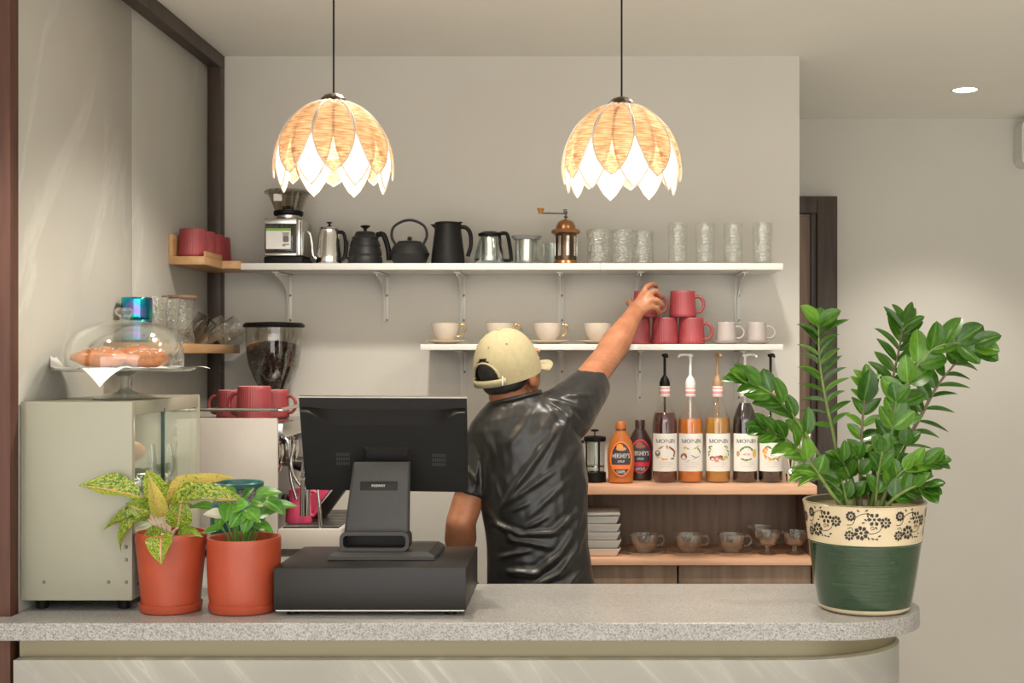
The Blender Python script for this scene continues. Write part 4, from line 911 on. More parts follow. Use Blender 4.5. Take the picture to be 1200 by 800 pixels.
# group heads on the front (facing right), chrome tubes, wand, gauge
MB().b2(ex1 - .0995, ex1 - .002, ey0 + .03, ey1 - .03, 1.335, ez1 - .052, .006).build('front_fascia', M['chrome'], em)
for yy in (ey0 + .10, ey0 + .29):
    g_ = MB(); g_.lathe([(0, 1.26), (.033, 1.26), (.035, 1.275), (.033, 1.30), (.020, 1.31), (.020, 1.334), (0, 1.334)], 28, c=(ex1 + .01 - .05, yy, 0)); gh = g_.build('group_head', M['chrome'], em)
    p_ = MB(); p_.lathe([(0, 1.225), (.026, 1.225), (.031, 1.24), (.032, 1.2595), (0, 1.2595)], 28, c=(ex1 - .04, yy, 0)); p_.tube([(ex1 - .01, yy, 1.245), (ex1 + .02, yy, 1.242)], .006, 10)
    pf = p_.build('portafilter', M['chrome'], em)
    MB().tube([(ex1 + .02, yy, 1.242), (ex1 + .05, yy, 1.235), (ex1 + .125, yy, 1.215)], [.010, .014, .012], 12).build('handle', M['black'], pf)
w_ = MB(); w_.tube(bez([P(331, 512, 3.53), P(338, 520, 3.53), P(341, 560, 3.53), P(348, 585, 3.53)], 8), .005, 10); w_.tube(bez([P(345, 520, 3.52), P(341, 545, 3.52), P(350, 566, 3.52), P(362, 572, 3.52)], 8), .0055, 10); w_.build('chrome_tube', M['chrome'], em)
w_ = MB(); w_.tube([P(360, 520, 3.51), P(358, 548, 3.51), P(357, 560, 3.51)], [.008, .012, .012], 16); w_.tube([P(358, 562, 3.51), P(357.5, 604, 3.51)], .014, 20); w_.build('chrome_valve', M['chrome'], em)
w_ = MB(); w_.tube([P(371, 560, 3.50), P(374, 590, 3.50), P(376, 622, 3.50)], [.004, .0045, .006], 10); w_.build('steam_wand', M['chrome'], em)
w_ = MB(); w_.ell(P(334, 586, 3.52), (.012, .012, .018)); w_.build('knob', M['black'], em)
# drip tray
dx0, dx1, dz = -.822, -.648, 1.04
ty0 = 3.475
MB().b2(dx0 + .0005, dx1, ty0, ey1 - .02, 1.021, 1.0755, .003).build('drip_tray', M['whiteplastic'], em)
for k in range(14):
    y = ty0 + .025 + k * .027; MB().b2(dx0 + .01, dx1 - .012, y, y + .007, 1.079, 1.082).build('grate_bar', M['steel'], em)
MB().b2(dx0 + .01, dx1 - .012, ty0 + .02, ey1 - .03, 1.0757, 1.0785).build('tray_floor', M['black'], em)
for a in (ex0 + .04, dx1 - .05):
    for c in (ey0 + .04, ey1 - .05): MB().lathe([(0, 1.0005), (.018, 1.0005), (.02, 1.0205), (0, 1.0205)], 16, c=(a, c, 0)).build('foot', M['black'], em)
# pink milk jug and cloth-wrapped handle on the tray
PK = mat('hot_pink', (.80, .085, .20), .35)
q = thing('milk_jug', 'hot pink metal milk jug on the drip tray', 'jug', (-.785, 3.57, 1.0822))
kettle_lathe('wall', [(0, 0), (.036, 0), (.037, .004), (.034, .05), (.026, .085), (.028, .092), (.0265, .092), (.0245, .085), (.032, .05), (.034, .006), (0, .004)], PK, q)
b = MB(); handle(b, [(.026, 0, .085), (.048, 0, .082), (.055, 0, .05), (.042, 0, .02), (.034, 0, .02)], .005); L(b, 'handle', PK, q)
q = thing('tamper_stand', 'pink and black slanted tool holder behind the monitor stand', 'tool holder', (-.712, 3.672, 1.0822))
b = MB(); b.prism([(-.110, 0), (-.065, 0), (.03, .125), (-.01, .125)], -.02, .02); L(b, 'pink_arm', PK, q)
b = MB(); b.prism([(-.06, 0), (-.02, 0), (.085, .14), (.055, .14)], -.025, .025); L(b, 'black_arm', M['blacksatin'], q)
# mugs on the machine
dup(mg, (-.925, 3.52, ez1 - .0135), 'salmon red ribbed mug on the espresso machine, nearest one', rz=2.9, group='red mugs on the espresso machine', s=1.18).location = (X_(298, 3.58), 3.58, ez1 - .0135)
dup(mg, (X_(271, 3.72), 3.72, ez1 - .0135), 'salmon red ribbed mug behind the nearest one on the machine', rz=3.1, group='red mugs on the espresso machine')
dup(mg, (X_(322, 3.75), 3.75, ez1 - .0135), 'red ribbed mug at the front corner of the machine, handle right', rz=-.2, group='red mugs on the espresso machine')

# hopper grinder behind the machine
gd = thing('bean_grinder', 'white coffee grinder with tall hopper full of dark beans', 'coffee grinder', at(321, 4.02, 1.0005))
HB = 1.55 - (468 - 415) * 4.02 / 1500 - 1.0
b = MB(); b.box((.01, 0, HB / 2 - .02), (.15, .15, HB - .045), .012); L(b, 'body', M['whiteplastic'], gd)
kettle_lathe('neck', [(0, HB - .044), (.045, HB - .044), (.048, HB - .03), (.040, HB - .022), (0, HB - .022)], M['black'], gd)
kettle_lathe('steel_collar', [(0, HB - .0215), (.028, HB - .0215), (.028, HB - .001), (0, HB - .001)], M['steel'], gd)
hp = [(.026, HB), (.030, HB + .012), (.060, HB + .06), (.078, HB + .105), (.086, HB + .15), (.088, HB + .225)]
kettle_lathe('hopper', hp + [(r - .002, z) for r, z in reversed(hp)], glass('hopper_plastic', (.90, .89, .87), .45, .05), gd)
kettle_lathe('hopper_lid', [(0, HB + .226), (.094, HB + .226), (.096, HB + .232), (.088, HB + .240), (.03, HB + .243), (0, HB + .243)], M['black'], gd)
BN = mat('dark_roast_beans', (.028, .014, .009), .35, var=.4, scale=60)
bp = [(.0, HB + .003)] + [(r - .009, z) for r, z in hp[1:5]] + [(.077, HB + .165), (.05, HB + .176), (0, HB + .180)]
L(MB().lathe(bp, 40), 'bean_mass', BN, gd)
be = MB(); beans_r = lambda z: next((a[0] + (c[0] - a[0]) * (z - a[1]) / (c[1] - a[1]) for a, c in zip(hp, hp[1:]) if a[1] <= z <= c[1]), .086)
for i in range(1500):
    if i % 4:
        z = HB + .01 + .155 * random.random() ** .7; r = beans_r(z) - .0075; a = random.uniform(PI, 2 * PI) if random.random() < .85 else random.uniform(0, PI)
    else: r = .078 * math.sqrt(random.random()); z = HB + .180 - .014 * (r / .078) ** 2; a = random.uniform(0, 2 * PI)
    R_ = Euler((random.uniform(0, 6), random.uniform(0, 6), random.uniform(0, 6))).to_matrix().to_4x4()
    be.ell((r * math.cos(a), r * math.sin(a), z), (.0058, .0042, .003), M=R_, seg=6, rings=4)
tag(L(be, 'coffee_beans', BN, gd), kind='stuff')
# teal planter behind the small plant
q = thing('teal_planter', 'tall dark teal planter with speckled neck behind the small green plant', 'planter', P(278, 563, 2.985)); q.location.z = 1.0005
TE = mat('dark_teal_glaze', (.018, .085, .088), .35, var=.15)
kettle_lathe('wall', [(0, 0), (.052, 0), (.055, .004), (.061, .16), (.062, .195), (.056, .205), (.0545, .208)], TE, q)
kettle_lathe('speckled_band', [(.0545, .208), (.0535, .212), (.055, .236), (.056, .238)], mat('silver_speckle', (.20, .20, .19), .35, .3, var=.9, scale=260), q)
kettle_lathe('rim', [(.056, .238), (.060, .241), (.061, .250), (.059, .253), (.055, .252), (.053, .240), (.05, .10), (0, .10)], TE, q)

# ================================================================ till drawer and monitor
dw = thing('cash_drawer', 'wide charcoal metal cash drawer on the counter', 'cash drawer', (-.4425, 2.84, 1.0))
MB().b2(-.645, -.240, 2.69, 2.99, 1.012, 1.1015, .0025).build('housing', M['drawer'], dw)
MB().b2(-.641, -.244, 2.6935, 2.986, 1.0095, 1.0118).build('bottom_plate', M['steel'], dw)
for a in (-.61, -.275):
    for c in (2.72, 2.95): MB().lathe([(0, 1.0004), (.013, 1.0004), (.013, 1.0093), (0, 1.0093)], 16, c=(a, c, 0)).build('foot', M['black'], dw)
mo = thing('till_monitor', 'black touchscreen till monitor seen from behind on its stand', 'monitor', (-.43, 2.85, 1.102))
b = MB(); bz = 1.1025
def foot(z, e): return [P(383 - e, 0, 2.80).x, P(510 + e, 0, 2.80).x]
xa, xb = X_(384, 2.79), X_(510, 2.79)
rings = []
for z, e in ((bz, 0), (bz + .008, .001), (bz + .016, .016)):
    rings.append([V((xa + e, 2.785 + e * .5, z)), V((xb - e, 2.785 + e * .5, z)), V((xb + .004 - e, 2.96, z)), V((xa - .0 + e, 2.96, z))])
MB().loft(rings).build('foot_plate', M['darkgrey'], mo, angle=20)
# leaning neck: two thick plates joined by a rounded slot
def quad(p, t, name, m, bev=.004):
    pass
ny = 2.83
def lerp(a, b, t): return a + (b - a) * t
N0, N1 = P(400, 646, 2.82), P(480, 646, 2.82)
zb, zt = bz + .0165, P(0, 541, 2.86).z
lx0, lx1, tx0, tx1 = X_(401, 2.82), X_(480, 2.82), X_(414, 2.86), X_(481, 2.86)
hz = zb + .040
nk = MB(); rr = []
def nring(z, yo, thk, r=.008):
    t = (z - zb) / (zt - zb); a = lerp(lx0, tx0, t); c = lerp(lx1, tx1, t); yy = lerp(2.815, 2.862, t) + yo
    return [V((x, yy + (y - 0), z)) for x, y in rrect(c - a, thk, min(r, thk * .45), 3, (a + c) / 2, 0)]
rr = [nring(hz, 0, .016), nring(hz + .002, 0, .018)] + [nring(lerp(hz, zt, k / 6), 0, .018) for k in range(1, 6)] + [nring(zt - .004, 0, .018), nring(zt, 0, .014)]
nk.loft(rr); neck = nk.build('neck', M['darkgrey'], mo, angle=50)
lp = MB(); W_ = lx1 - lx0; cxm = (lx0 + lx1) / 2; czm = (zb + hz) / 2 + .0015
o1 = rrect(W_ + .003, hz - zb + .002, .014, 6, cxm, czm); o2 = rrect(W_ - .012, hz - zb - .013, .009, 6, cxm, czm)
n_ = len(o1)
for ya, yb in ((2.796, 2.85),):
    vs = [(x, ya, z) for x, z in o1] + [(x, ya, z) for x, z in o2] + [(x, yb, z) for x, z in o1] + [(x, yb, z) for x, z in o2]
    fs = []
    for i in range(n_):
        j = (i + 1) % n_; fs += [(i, j, n_ + j, n_ + i), (2 * n_ + i, 3 * n_ + i, 3 * n_ + j, 2 * n_ + j), (i, 2 * n_ + i, 2 * n_ + j, j), (n_ + i, n_ + j, 3 * n_ + j, 3 * n_ + i)]
    lp.add(vs, fs)
lp.build('cable_loop', M['darkgrey'], mo, angle=40)
MB().b2(lx0 + .006, lx1 - .006, 2.842, 2.849, zb + .008, hz - .006).build('loop_back', M['black'], mo)
t_ = .62
pl = MB(); pz = lerp(hz, zt, .69); px0, px1 = X_(422, 2.84), X_(466, 2.84)
pz = P(0, 569, 2.835).z; T = Matrix.Translation(((px0 + px1) / 2, lerp(2.815, 2.862, (pz - zb) / (zt - zb)) - .0118, pz)) @ Matrix.Rotation(math.radians(-13), 4, 'X')
pl.box((0, .0026, 0), (px1 - px0, .003, .020), .001, M=T); po = pl.build('name_plate', M['blacksatin'], mo)
lt = lettering('POSWAY', .0055, M['whiteplastic'], po, (0, 0, 0), (0, 0, 0), .030, bold=.02)
lt.matrix_basis = wm(po).inverted() @ T @ Matrix.Translation((-.0005, .0009, 0)) @ Matrix.Rotation(PI / 2, 4, 'X')
# the screen slab, tilted and slightly turned, bulged back cover
A, B_, C_, D_ = P(350, 466, 2.87), P(547, 467, 2.90), P(549, 575, 2.95), P(358, 572, 2.92)
nrm = (B_ - A).cross(D_ - A).normalized()
if nrm.y > 0: nrm = -nrm
def S(u, v, h): return A * (1 - u) * (1 - v) + B_ * u * (1 - v) + C_ * u * v + D_ * (1 - u) * v + nrm * h
def slab(name, u0, u1, v0, v1, h0, h1, m, ins=0, r=.0):
    mb = MB(); rg = []
    for h, e in ((h0, 0), (h1 - .0015, ins * .9), (h1, ins)):
        rg.append([S(u, v, h) for u, v in ((u0 + e, v0 + e * 1.5), (u1 - e, v0 + e * 1.5), (u1 - e, v1 - e * 1.5), (u0 + e, v1 - e * 1.5))])
    mb.loft(rg); return mb.build(name, m, mo, angle=15)
slab('screen_panel', 0, 1, 0, 1, -.014, 0, M['blacksatin'])
slab('silver_edge', -.002, 1.002, -.012, .001, -.013, -.002, M['steel'])
sc_ = MB(); ring = []
for h, pts in ((.0002, [(.01, .09), (.99, .09), (.99, .99), (.01, .99)]), (.024, [(.20, .26), (.80, .26), (.93, .93), (.07, .93)])):
    ring.append([S(u, v, h) for u, v in pts])
def curve_ring(h, vt, wl, dip):
    pts = []
    for i in range(25):
        u = .012 + .976 * i / 24; e = min(u, 1 - u); k = min(1, max(0, (e - .03) / .17)); k = k * k * (3 - 2 * k)
        pts.append((u, vt + dip * k))
    for i in range(25):
        u = .988 - .976 * i / 24; pts.append((u, .985))
    return [S(u, v, h) for u, v in pts]
sc_.loft([curve_ring(.0002, .10, 0, .02), curve_ring(.018, .125, 0, .14), ]); sc_.build('back_cover', M['black'], mo, angle=25)
slab('vesa_plate', .37, .655, .50, .86, .0185, .025, M['blacksatin'], .02)
for cu_, cv in ((.24, .62), (.82, .62)):
    vn = MB()
    for k in range(6):
        for j in range(3):
            u, v = cu_ - .035 + k * .014, cv + (j - 1) * .05; p = [S(u + du, v + dv, .0184) for du, dv in ((0, 0), (.009, 0), (.009, .035), (0, .035))]; vn.add(p, [(0, 1, 2, 3)])
    tag(vn.build('vent_grid', M['iron'], mo), kind='stuff')
# arm that joins neck and screen
MB().b2(X_(425, 2.87), X_(470, 2.87), 2.864, 2.885, zt - .035, zt - .004, .002).build('hinge', M['black'], mo)
# ================================================================ the man
def solid(mb, name, m, parent, voxel=.004, smooth=3, disp=None, fac=.5):
    "overlapping closed shapes fused into one continuous skin"
    me = bpy.data.meshes.new('tmp'); me.from_pydata([tuple(v) for v in mb.v], [], mb.f)
    bm = bmesh.new(); bm.from_mesh(me); bmesh.ops.recalc_face_normals(bm, faces=bm.faces[:]); bm.to_mesh(me); bm.free()
    t = bpy.data.objects.new('tmp', me); COL.objects.link(t)
    r = t.modifiers.new('r', 'REMESH'); r.mode = 'VOXEL'; r.voxel_size = voxel
    s = t.modifiers.new('s', 'SMOOTH'); s.iterations = smooth; s.factor = fac
    ev = bpy.data.meshes.new_from_object(t.evaluated_get(bpy.context.evaluated_depsgraph_get()))
    bpy.data.objects.remove(t); bpy.data.meshes.remove(me)
    if disp:
        nr = [v.normal.copy() for v in ev.vertices]
        for v, n_ in zip(ev.vertices, nr): v.co += n_ * disp(v.co, n_)
    Mi = wm(parent).inverted()
    for v in ev.vertices: v.co = Mi @ v.co
    ev.name = name; ev.materials.clear(); ev.materials.append(m); ev.polygons.foreach_set('use_smooth', [True] * len(ev.polygons))
    o = bpy.data.objects.new(name, ev); COL.objects.link(o); o.parent = parent; return o
def limb(mb, pts, rs, seg=16, n=5):
    "tapered limb with round ends through the joints"
    p = bez(pts, n); m = len(p); k = len(rs) - 1
    r = []
    for i in range(m):
        f = i / (m - 1) * k; a = min(int(f), k - 1); r.append(rs[a] + (rs[a + 1] - rs[a]) * (f - a))
    mb.tube(p, r, seg); mb.ell(p[0], (r[0],) * 3, seg=16); mb.ell(p[-1], (r[-1],) * 3, seg=16)
def ering(c, rx, ry, n=28, e=2.4, tilt=None):
    o = []
    for i in range(n):
        a = 2 * PI * i / n; x = math.copysign(abs(math.cos(a)) ** (2 / e), math.cos(a)) * rx; y = math.copysign(abs(math.sin(a)) ** (2 / e), math.sin(a)) * ry
        v = V((x, y, 0))
        if tilt is not None: v = tilt @ v
        o.append(V(c) + v)
    return o
man = thing('person', 'man in khaki cap and black satin t-shirt reaching up to the red mugs', 'person', (-.10, 3.42, 0))
# skin
skin = bpy.data.materials.new('skin'); skin.use_nodes = True; t_ = skin.node_tree; b_ = t_.nodes['Principled BSDF']
tc = t_.nodes.new('ShaderNodeTexCoord'); n1 = N(t_, 'ShaderNodeTexNoise'); n1.inputs['Scale'].default_value = 22; n1.inputs['Detail'].default_value = 5; t_.links.new(tc.outputs['Object'], n1.inputs['Vector'])
sk = ramp(t_, n1.outputs[0], [(.3, (.31, .118, .058)), (.7, (.43, .185, .095))])
# faint inked pattern round the upper arm
wv = N(t_, 'ShaderNodeTexWave', wave_type='RINGS'); wv.inputs['Scale'].default_value = 22; wv.inputs['Distortion'].default_value = 9; wv.inputs['Detail'].default_value = 2; t_.links.new(tc.outputs['Object'], wv.inputs['Vector'])
ln = ramp(t_, wv.outputs['Fac'], [(.0, (1, 1, 1)), (.10, (.6, .6, .6)), (.22, (0, 0, 0))])
ARMC = P(703, 432, 3.66) - V((-.10, 3.42, 0))
ds = N(t_, 'ShaderNodeVectorMath', operation='DISTANCE'); ds.inputs[1].default_value = ARMC; t_.links.new(tc.outputs['Object'], ds.inputs[0])
mk = ramp(t_, ds.outputs['Value'], [(.035, (1, 1, 1)), (.085, (0, 0, 0))])
mu = N(t_, 'ShaderNodeMath', operation='MULTIPLY'); t_.links.new(ln, mu.inputs[0]); t_.links.new(mk, mu.inputs[1])
mu2 = N(t_, 'ShaderNodeMath', operation='MULTIPLY'); mu2.inputs[1].default_value = .5; t_.links.new(mu.outputs[0], mu2.inputs[0])
mx = N(t_, 'ShaderNodeMix', data_type='RGBA'); t_.links.new(mu2.outputs[0], mx.inputs[0]); t_.links.new(sk, mx.inputs[6]); mx.inputs[7].default_value = (.16, .11, .09, 1)
t_.links.new(mx.outputs[2], b_.inputs['Base Color']); b_.inputs['Roughness'].default_value = .45
b_.inputs['Subsurface Weight'].default_value = .12; b_.inputs['Subsurface Radius'].default_value = (.012, .005, .003); b_.inputs['Subsurface Scale'].default_value = 1
M['skin'] = skin

HC = P(598, 431, 3.45)                                     # head centre
HM = Matrix.Translation(HC) @ (Matrix.Rotation(math.radians(-36), 4, 'Z') @ Matrix.Rotation(math.radians(15), 4, 'X') @ Matrix.Rotation(math.radians(-3), 4, 'Y'))
def H(x, y, z): return HM @ V((x, y, z))
HR = HM.to_3x3().to_4x4()
bd = MB()
def he(c, r, mb=bd): mb.ell(H(*c), r, M=HR, seg=24, rings=14)
he((0, -.012, .015), (.070, .088, .074)); he((0, .028, -.030), (.058, .060, .070)); he((0, .050, -.072), (.032, .030, .022)); he((0, -.03, -.03), (.058, .055, .050))
he((0, .086, .022), (.045, .012, .014)); he((0, .098, -.018), (.012, .018, .013)); he((0, .092, .004), (.008, .012, .020)); he((.030, .072, -.02), (.018, .016, .018)); he((-.030, .072, -.02), (.018, .016, .018))
he((0, .087, -.046), (.022, .009, .005)); he((0, .085, -.055), (.019, .009, .005))
for s_ in (-1, 1):
    he((s_ * .069, -.002, -.030), (.010, .018, .026)); he((s_ * .077, -.010, -.028), (.006, .016, .025)); he((s_ * .068, .004, -.050), (.007, .008, .010))
NB = P(606, 480, 3.44)
limb(bd, [H(0, -.022, -.03), H(0, -.028, -.075), NB], [.056, .055, .060])
# torso under the shirt
tor = [(474, 606, 26, .045), (492, 612, 48, .07), (515, 616, 60, .09), (560, 622, 56, .09), (610, 627, 52, .088), (650, 630, 50, .085), (690, 633, 52, .09), (730, 634, 54, .092)]
bd.loft([ering(P(px, py, 3.435), hw * 3.435 / FPX, ry) for py, px, hw, ry in tor])
# right arm, raised
RS, RE, RW = P(664, 478, 3.46), P(711, 419, 3.70), P(746, 364, 3.885)
limb(bd, [P(640, 490, 3.45), RS, RS.lerp(RE, .5), RE], [.050, .048, .044, .041])
limb(bd, [RE, RE.lerp(RW, .3), RE.lerp(RW, .75), RW], [.041, .044, .031, .0255])
# left arm, hanging, forearm forward over the worktop behind
LS, LE, LW = P(573, 512, 3.43), P(540, 612, 3.38), P(539, 668, 3.49)
limb(bd, [P(592, 505, 3.43), LS, LS.lerp(LE, .5), LE], [.045, .045, .042, .040])
limb(bd, [LE, LE.lerp(LW, .35), LW], [.040, .043, .028])
# legs inside trousers (ankles), simple
# hands ------------------------------------------------------
def finger(mb, pts, r0, r1): limb(mb, pts, [r0, (r0 + r1) / 2 * 1.02, r1], 12, 4)
hx, hy, hz_ = HELD; HR0 = .0445
def around(a, z, r=.052):
    "point near the gripped mug's wall; a in degrees, -90 faces the camera, 0 is to the right"
    return V((hx + r * math.cos(math.radians(a)), hy + r * math.sin(math.radians(a)), hz_ + z))
palm0, palm1 = RW, around(-80, .056, .060)
pm = MB()
kn = [P(752, 346, 3.897), P(759, 344.5, 3.888), P(763, 351, 3.882), P(763, 359, 3.884)]
for i, k_ in enumerate(kn): limb(bd, [RW + V((.002 * i - .005, 0, .005 - .004 * i)), RW.lerp(k_, .55) + V((0, -.004, 0)), k_], [.020, .0165, .0112], 14, 4)
bd.ell(RW.lerp((kn[1] + kn[2]) / 2, .55), (.024, .018, .024), seg=20)
finger(bd, [kn[0], P(757, 337, 3.905), P(764, 333.2, 3.925), P(769.5, 335.5, 3.950)], .0098, .0076)
finger(bd, [kn[1], P(768, 341, 3.890), P(773.5, 347, 3.915), P(772.5, 351, 3.965)], .0100, .0078)
finger(bd, [kn[2], P(770.5, 352, 3.886), P(775.5, 357.5, 3.912), P(773.5, 361, 3.962)], .0096, .0076)
finger(bd, [kn[3], P(769.5, 361.5, 3.892), P(773, 366.5, 3.915), P(772, 369, 3.955)], .0086, .0070)
finger(bd, [RW + V((-.012, .004, .004)), P(740, 356, 3.925), P(737, 355, 3.955), P(738.5, 352, 3.985)], .0125, .0082)
# left hand resting, fingers forward
fd = (LW - LE).normalized(); sd = V((1, .1, 0)).normalized(); PB = LW + fd * .05
limb(bd, [LW, LW + fd * .04, LW + fd * .075], [.026, .024, .02])
bd.ell(LW + fd * .055, (.038, .030, .022), seg=20)
for i in range(4):
    o_ = sd * (-.027 + .018 * i); ln_ = (.066, .074, .070, .056)[i]; q0 = LW + fd * .085 + o_ * .95
    finger(bd, [q0 - fd * .02, q0 + fd * ln_ * .4, q0 + fd * ln_ * .75 + V((0, .006, -.004)), q0 + fd * ln_ + V((0, .010, -.014))], .0092, .0075)
finger(bd, [LW + fd * .03 + sd * .022, LW + fd * .06 + sd * .045, LW + fd * .085 + sd * .052], .012, .0085)
# feet/ankles so that the body is whole
for s_ in (-1, 1):
    hx_ = -.10 + s_ * .085; limb(bd, [V((hx_ - s_ * .02, 3.43, .86)), V((hx_ + s_ * .02, 3.42, .50)), V((hx_ + s_ * .03, 3.45, .10))], [.078, .056, .040])
solid(bd, 'body', M['skin'], man, .0042, 3)
# eyes
for s_ in (-1, 1): MB().ell(H(s_ * .029, .079, .004), (.011, .010, .009), M=HR).build('eye', M['cup'], man)
# hair: short, dark, below the cap
hair = mat('black_hair', (.018, .015, .013), .55, var=.5, scale=160, bmp=.6, stretch=(1, 1, .25))
hb = MB(); hb.ell(H(0, -.016, .014), (.0745, .0915, .078), M=HR, seg=32, rings=18); hb.ell(H(0, -.036, -.028), (.063, .060, .042), M=HR, seg=28)
ho = solid(hb, 'hair', hair, man, .004, 4, disp=lambda p, n_: .0012 * noise.noise(p * 220))
bm = bmesh.new(); bm.from_mesh(ho.data); Mh = HM.inverted() @ wm(man); dele = []
for v in bm.verts:
    q = Mh @ v.co
    if (q.y > .018 + .5 * max(0, q.z - .02) and q.z < .05) or (q.z < -.052): dele.append(v)
    elif abs(q.x) > .055 and q.y > .006 and q.z < .02: dele.append(v)
bmesh.ops.delete(bm, geom=dele, context='VERTS'); bm.to_mesh(ho.data); bm.free()

# cap: six-panel crown with rear opening, strap, curved peak
khaki = mat('khaki_cotton', (.345, .30, .175), .85, var=.06, scale=90, bmp=.15)
CR = (.083, .101, .096); CC = (0, -.014, .030); RIMZ = -.012
def crown_pt(th, ph, k=1.0):
    "th around (0 = face), ph 0 top .. 1 rim"
    zt_ = math.cos(ph * PI / 2 * 1.0); rr_ = math.sin(ph * PI / 2) ** 1.0
    x = CC[0] + CR[0] * rr_ * math.sin(th) * k; y = CC[1] + CR[1] * rr_ * math.cos(th) * k; z = RIMZ + .012 + (.110) * (max(0, 1 - rr_ ** 2.5)) ** .56 * k
    if ph >= 1: z = RIMZ + .012
    return x, y, z
cm = MB(); NT, NP = 72, 22; vs = []; fs = []
inner = []
def cap_z(th, ph):
    x, y, z = crown_pt(th, ph); return H(x, y, z)
for side in (1, .97):
    for j in range(NP + 3):
        for i in range(NT):
            th = 2 * PI * i / NT; ph = min(1, (j + .001) / NP); x, y, z = crown_pt(th, ph, side)
            if j > NP: z -= .012 * (j - NP)
            seam = min(abs(((th + PI / 6) % (PI / 3)) - PI / 6), 1); k = 1 - .008 * math.exp(-(seam / .05) ** 2)
            vs.append(H(x * k, CC[1] + (y - CC[1]) * k, z))
n1_ = (NP + 3) * NT
def opening(i, j):
    th = 2 * PI * (i + .5) / NT - PI; dz = (NP + .3 - (j + .5)) / NP * .116 * 1.02
    return (th / .50) ** 2 + (dz / .038) ** 2 < 1 and j < NP + 1
for lay in (0, 1):
    for j in range(NP + 2):
        for i in range(NT):
            if opening(i, j): continue
            a, b = lay * n1_ + j * NT + i, lay * n1_ + j * NT + (i + 1) % NT; fs.append((a, b, b + NT, a + NT))
for i in range(NT):
    a, b = (NP + 2) * NT + i, (NP + 2) * NT + (i + 1) % NT; fs.append((a, b, b + n1_, a + n1_))
cm.add(vs, fs)
capo = cm.build('cap', khaki, man, angle=60)
# rolled binding round the opening, strap and stitching line
ob = MB(); pts = []
def surf(th, zz):
    "point on the crown at angle th, height zz above the rim"
    best = min((abs(crown_pt(th, p / 200)[2] - (RIMZ + .012) - zz), p / 200) for p in range(200)); x, y, z = crown_pt(th, best[1], 1.0); return x, y, z
for k in range(21):
    a = PI * k / 20; th = PI - .53 * math.cos(a); zz = .042 * math.sin(a); x, y, z = surf(th, zz) if zz > .002 else crown_pt(th, 1)
    pts.append(H(x * 1.006, CC[1] + (y - CC[1]) * 1.006, z))
ob.tube(pts, .0030, 8); ob.build('opening_binding', khaki, capo)
st = MB(); vs = []
for k in range(25):
    th = PI - .72 + 1.44 * k / 24
    for zz in (-.020, -.001):
        x, y, z = crown_pt(th, 1, 1.022); vs.append(H(x, y, RIMZ + .012 + zz - .003))
st.add(vs, [(2 * k, 2 * k + 1, 2 * k + 3, 2 * k + 2) for k in range(24)]); so = st.build('strap', khaki, capo)
so.modifiers.new('s', 'SOLIDIFY').thickness = .0022
sb = MB(); x, y, z = crown_pt(PI + .62 * -1, 1, 1.035); sb.box(H(x, y, z - .010), (.003, .003, .024), .0005, M=None); sb.build('strap_end', M['paper'], capo)
# peak
pk = MB(); vs = []; NU, NV = 20, 8
for j in range(NV + 1):
    for i in range(NU + 1):
        th = -1.02 + 2.04 * i / NU; x0_, y0_, z0_ = crown_pt(th, 1, .985); f = j / NV
        ext = .068 * math.cos(th * 1.18) ** .6 if abs(th) < 1.3 else 0
        x = x0_ * (1 + .02 * f); y = y0_ + ext * f; z = RIMZ - .004 + .0 - .010 * f - .9 * x * x * (1.8 + f) 
        vs.append(H(x, y, z + .008))
pk.add(vs, [(j * (NU + 1) + i, j * (NU + 1) + i + 1, (j + 1) * (NU + 1) + i + 1, (j + 1) * (NU + 1) + i) for j in range(NV) for i in range(NU)])
po_ = pk.build('peak', khaki, capo); po_.modifiers.new('s', 'SOLIDIFY').thickness = .003
x, y, z = crown_pt(0, 0); MB().ell(H(0, CC[1], z + .001), (.006, .006, .003), M=HR).build('button', khaki, capo)
for th in (PI - 1.0, PI + 1.0, PI - .25, PI + 1.9):
    x, y, z = crown_pt(th, .52, 1.004); MB().ell(H(x, y, z), (.0022, .0022, .0022), M=HR, seg=8, rings=6).build('eyelet', mat('eyelet_thread', (.22, .19, .11), .7), capo)

# t-shirt
SHD = 3.435
sh = MB()
rowS = [(466, 603, 31, .066), (474, 604, 42, .082), (486, 607, 55, .095), (500, 611, 63, .104), (525, 617, 66.5, .112), (560, 623, 66, .115), (600, 627, 61.5, .112), (640, 630, 60, .112), (684, 634, 63, .122), (720, 635, 66, .13)]
tl = Matrix.Rotation(math.radians(-9), 3, 'Y')
sh.loft([ering(P(px, py, SHD), hw * SHD / FPX, ry, 36, 2.3, tl if py < 500 else (Matrix.Rotation(math.radians(-4), 3, 'Y') if py < 520 else None)) for py, px, hw, ry in rowS])
def sleeve(mb, pts, rs): # flat-ended
    p = bez(pts, 6); k = len(rs) - 1; r = []
    for i in range(len(p)):
        f = i / (len(p) - 1) * k; a = min(int(f), k - 1); r.append(rs[a] + (rs[a + 1] - rs[a]) * (f - a))
    mb.tube(p, r, 24)
sleeve(sh, [P(630, 500, 3.44), P(660, 486, 3.47), P(679, 466, 3.54), P(694, 449, 3.615)], [.085, .080, .068, .056])
sh.ell(P(654, 488, 3.455), (.072, .085, .070), seg=24)
sleeve(sh, [P(596, 515, 3.43), P(572, 520, 3.43), P(560, 548, 3.41), P(549, 580, 3.395)], [.08, .066, .052, .0465])
sh.ell(P(578, 512, 3.43), (.060, .075, .058), seg=24)
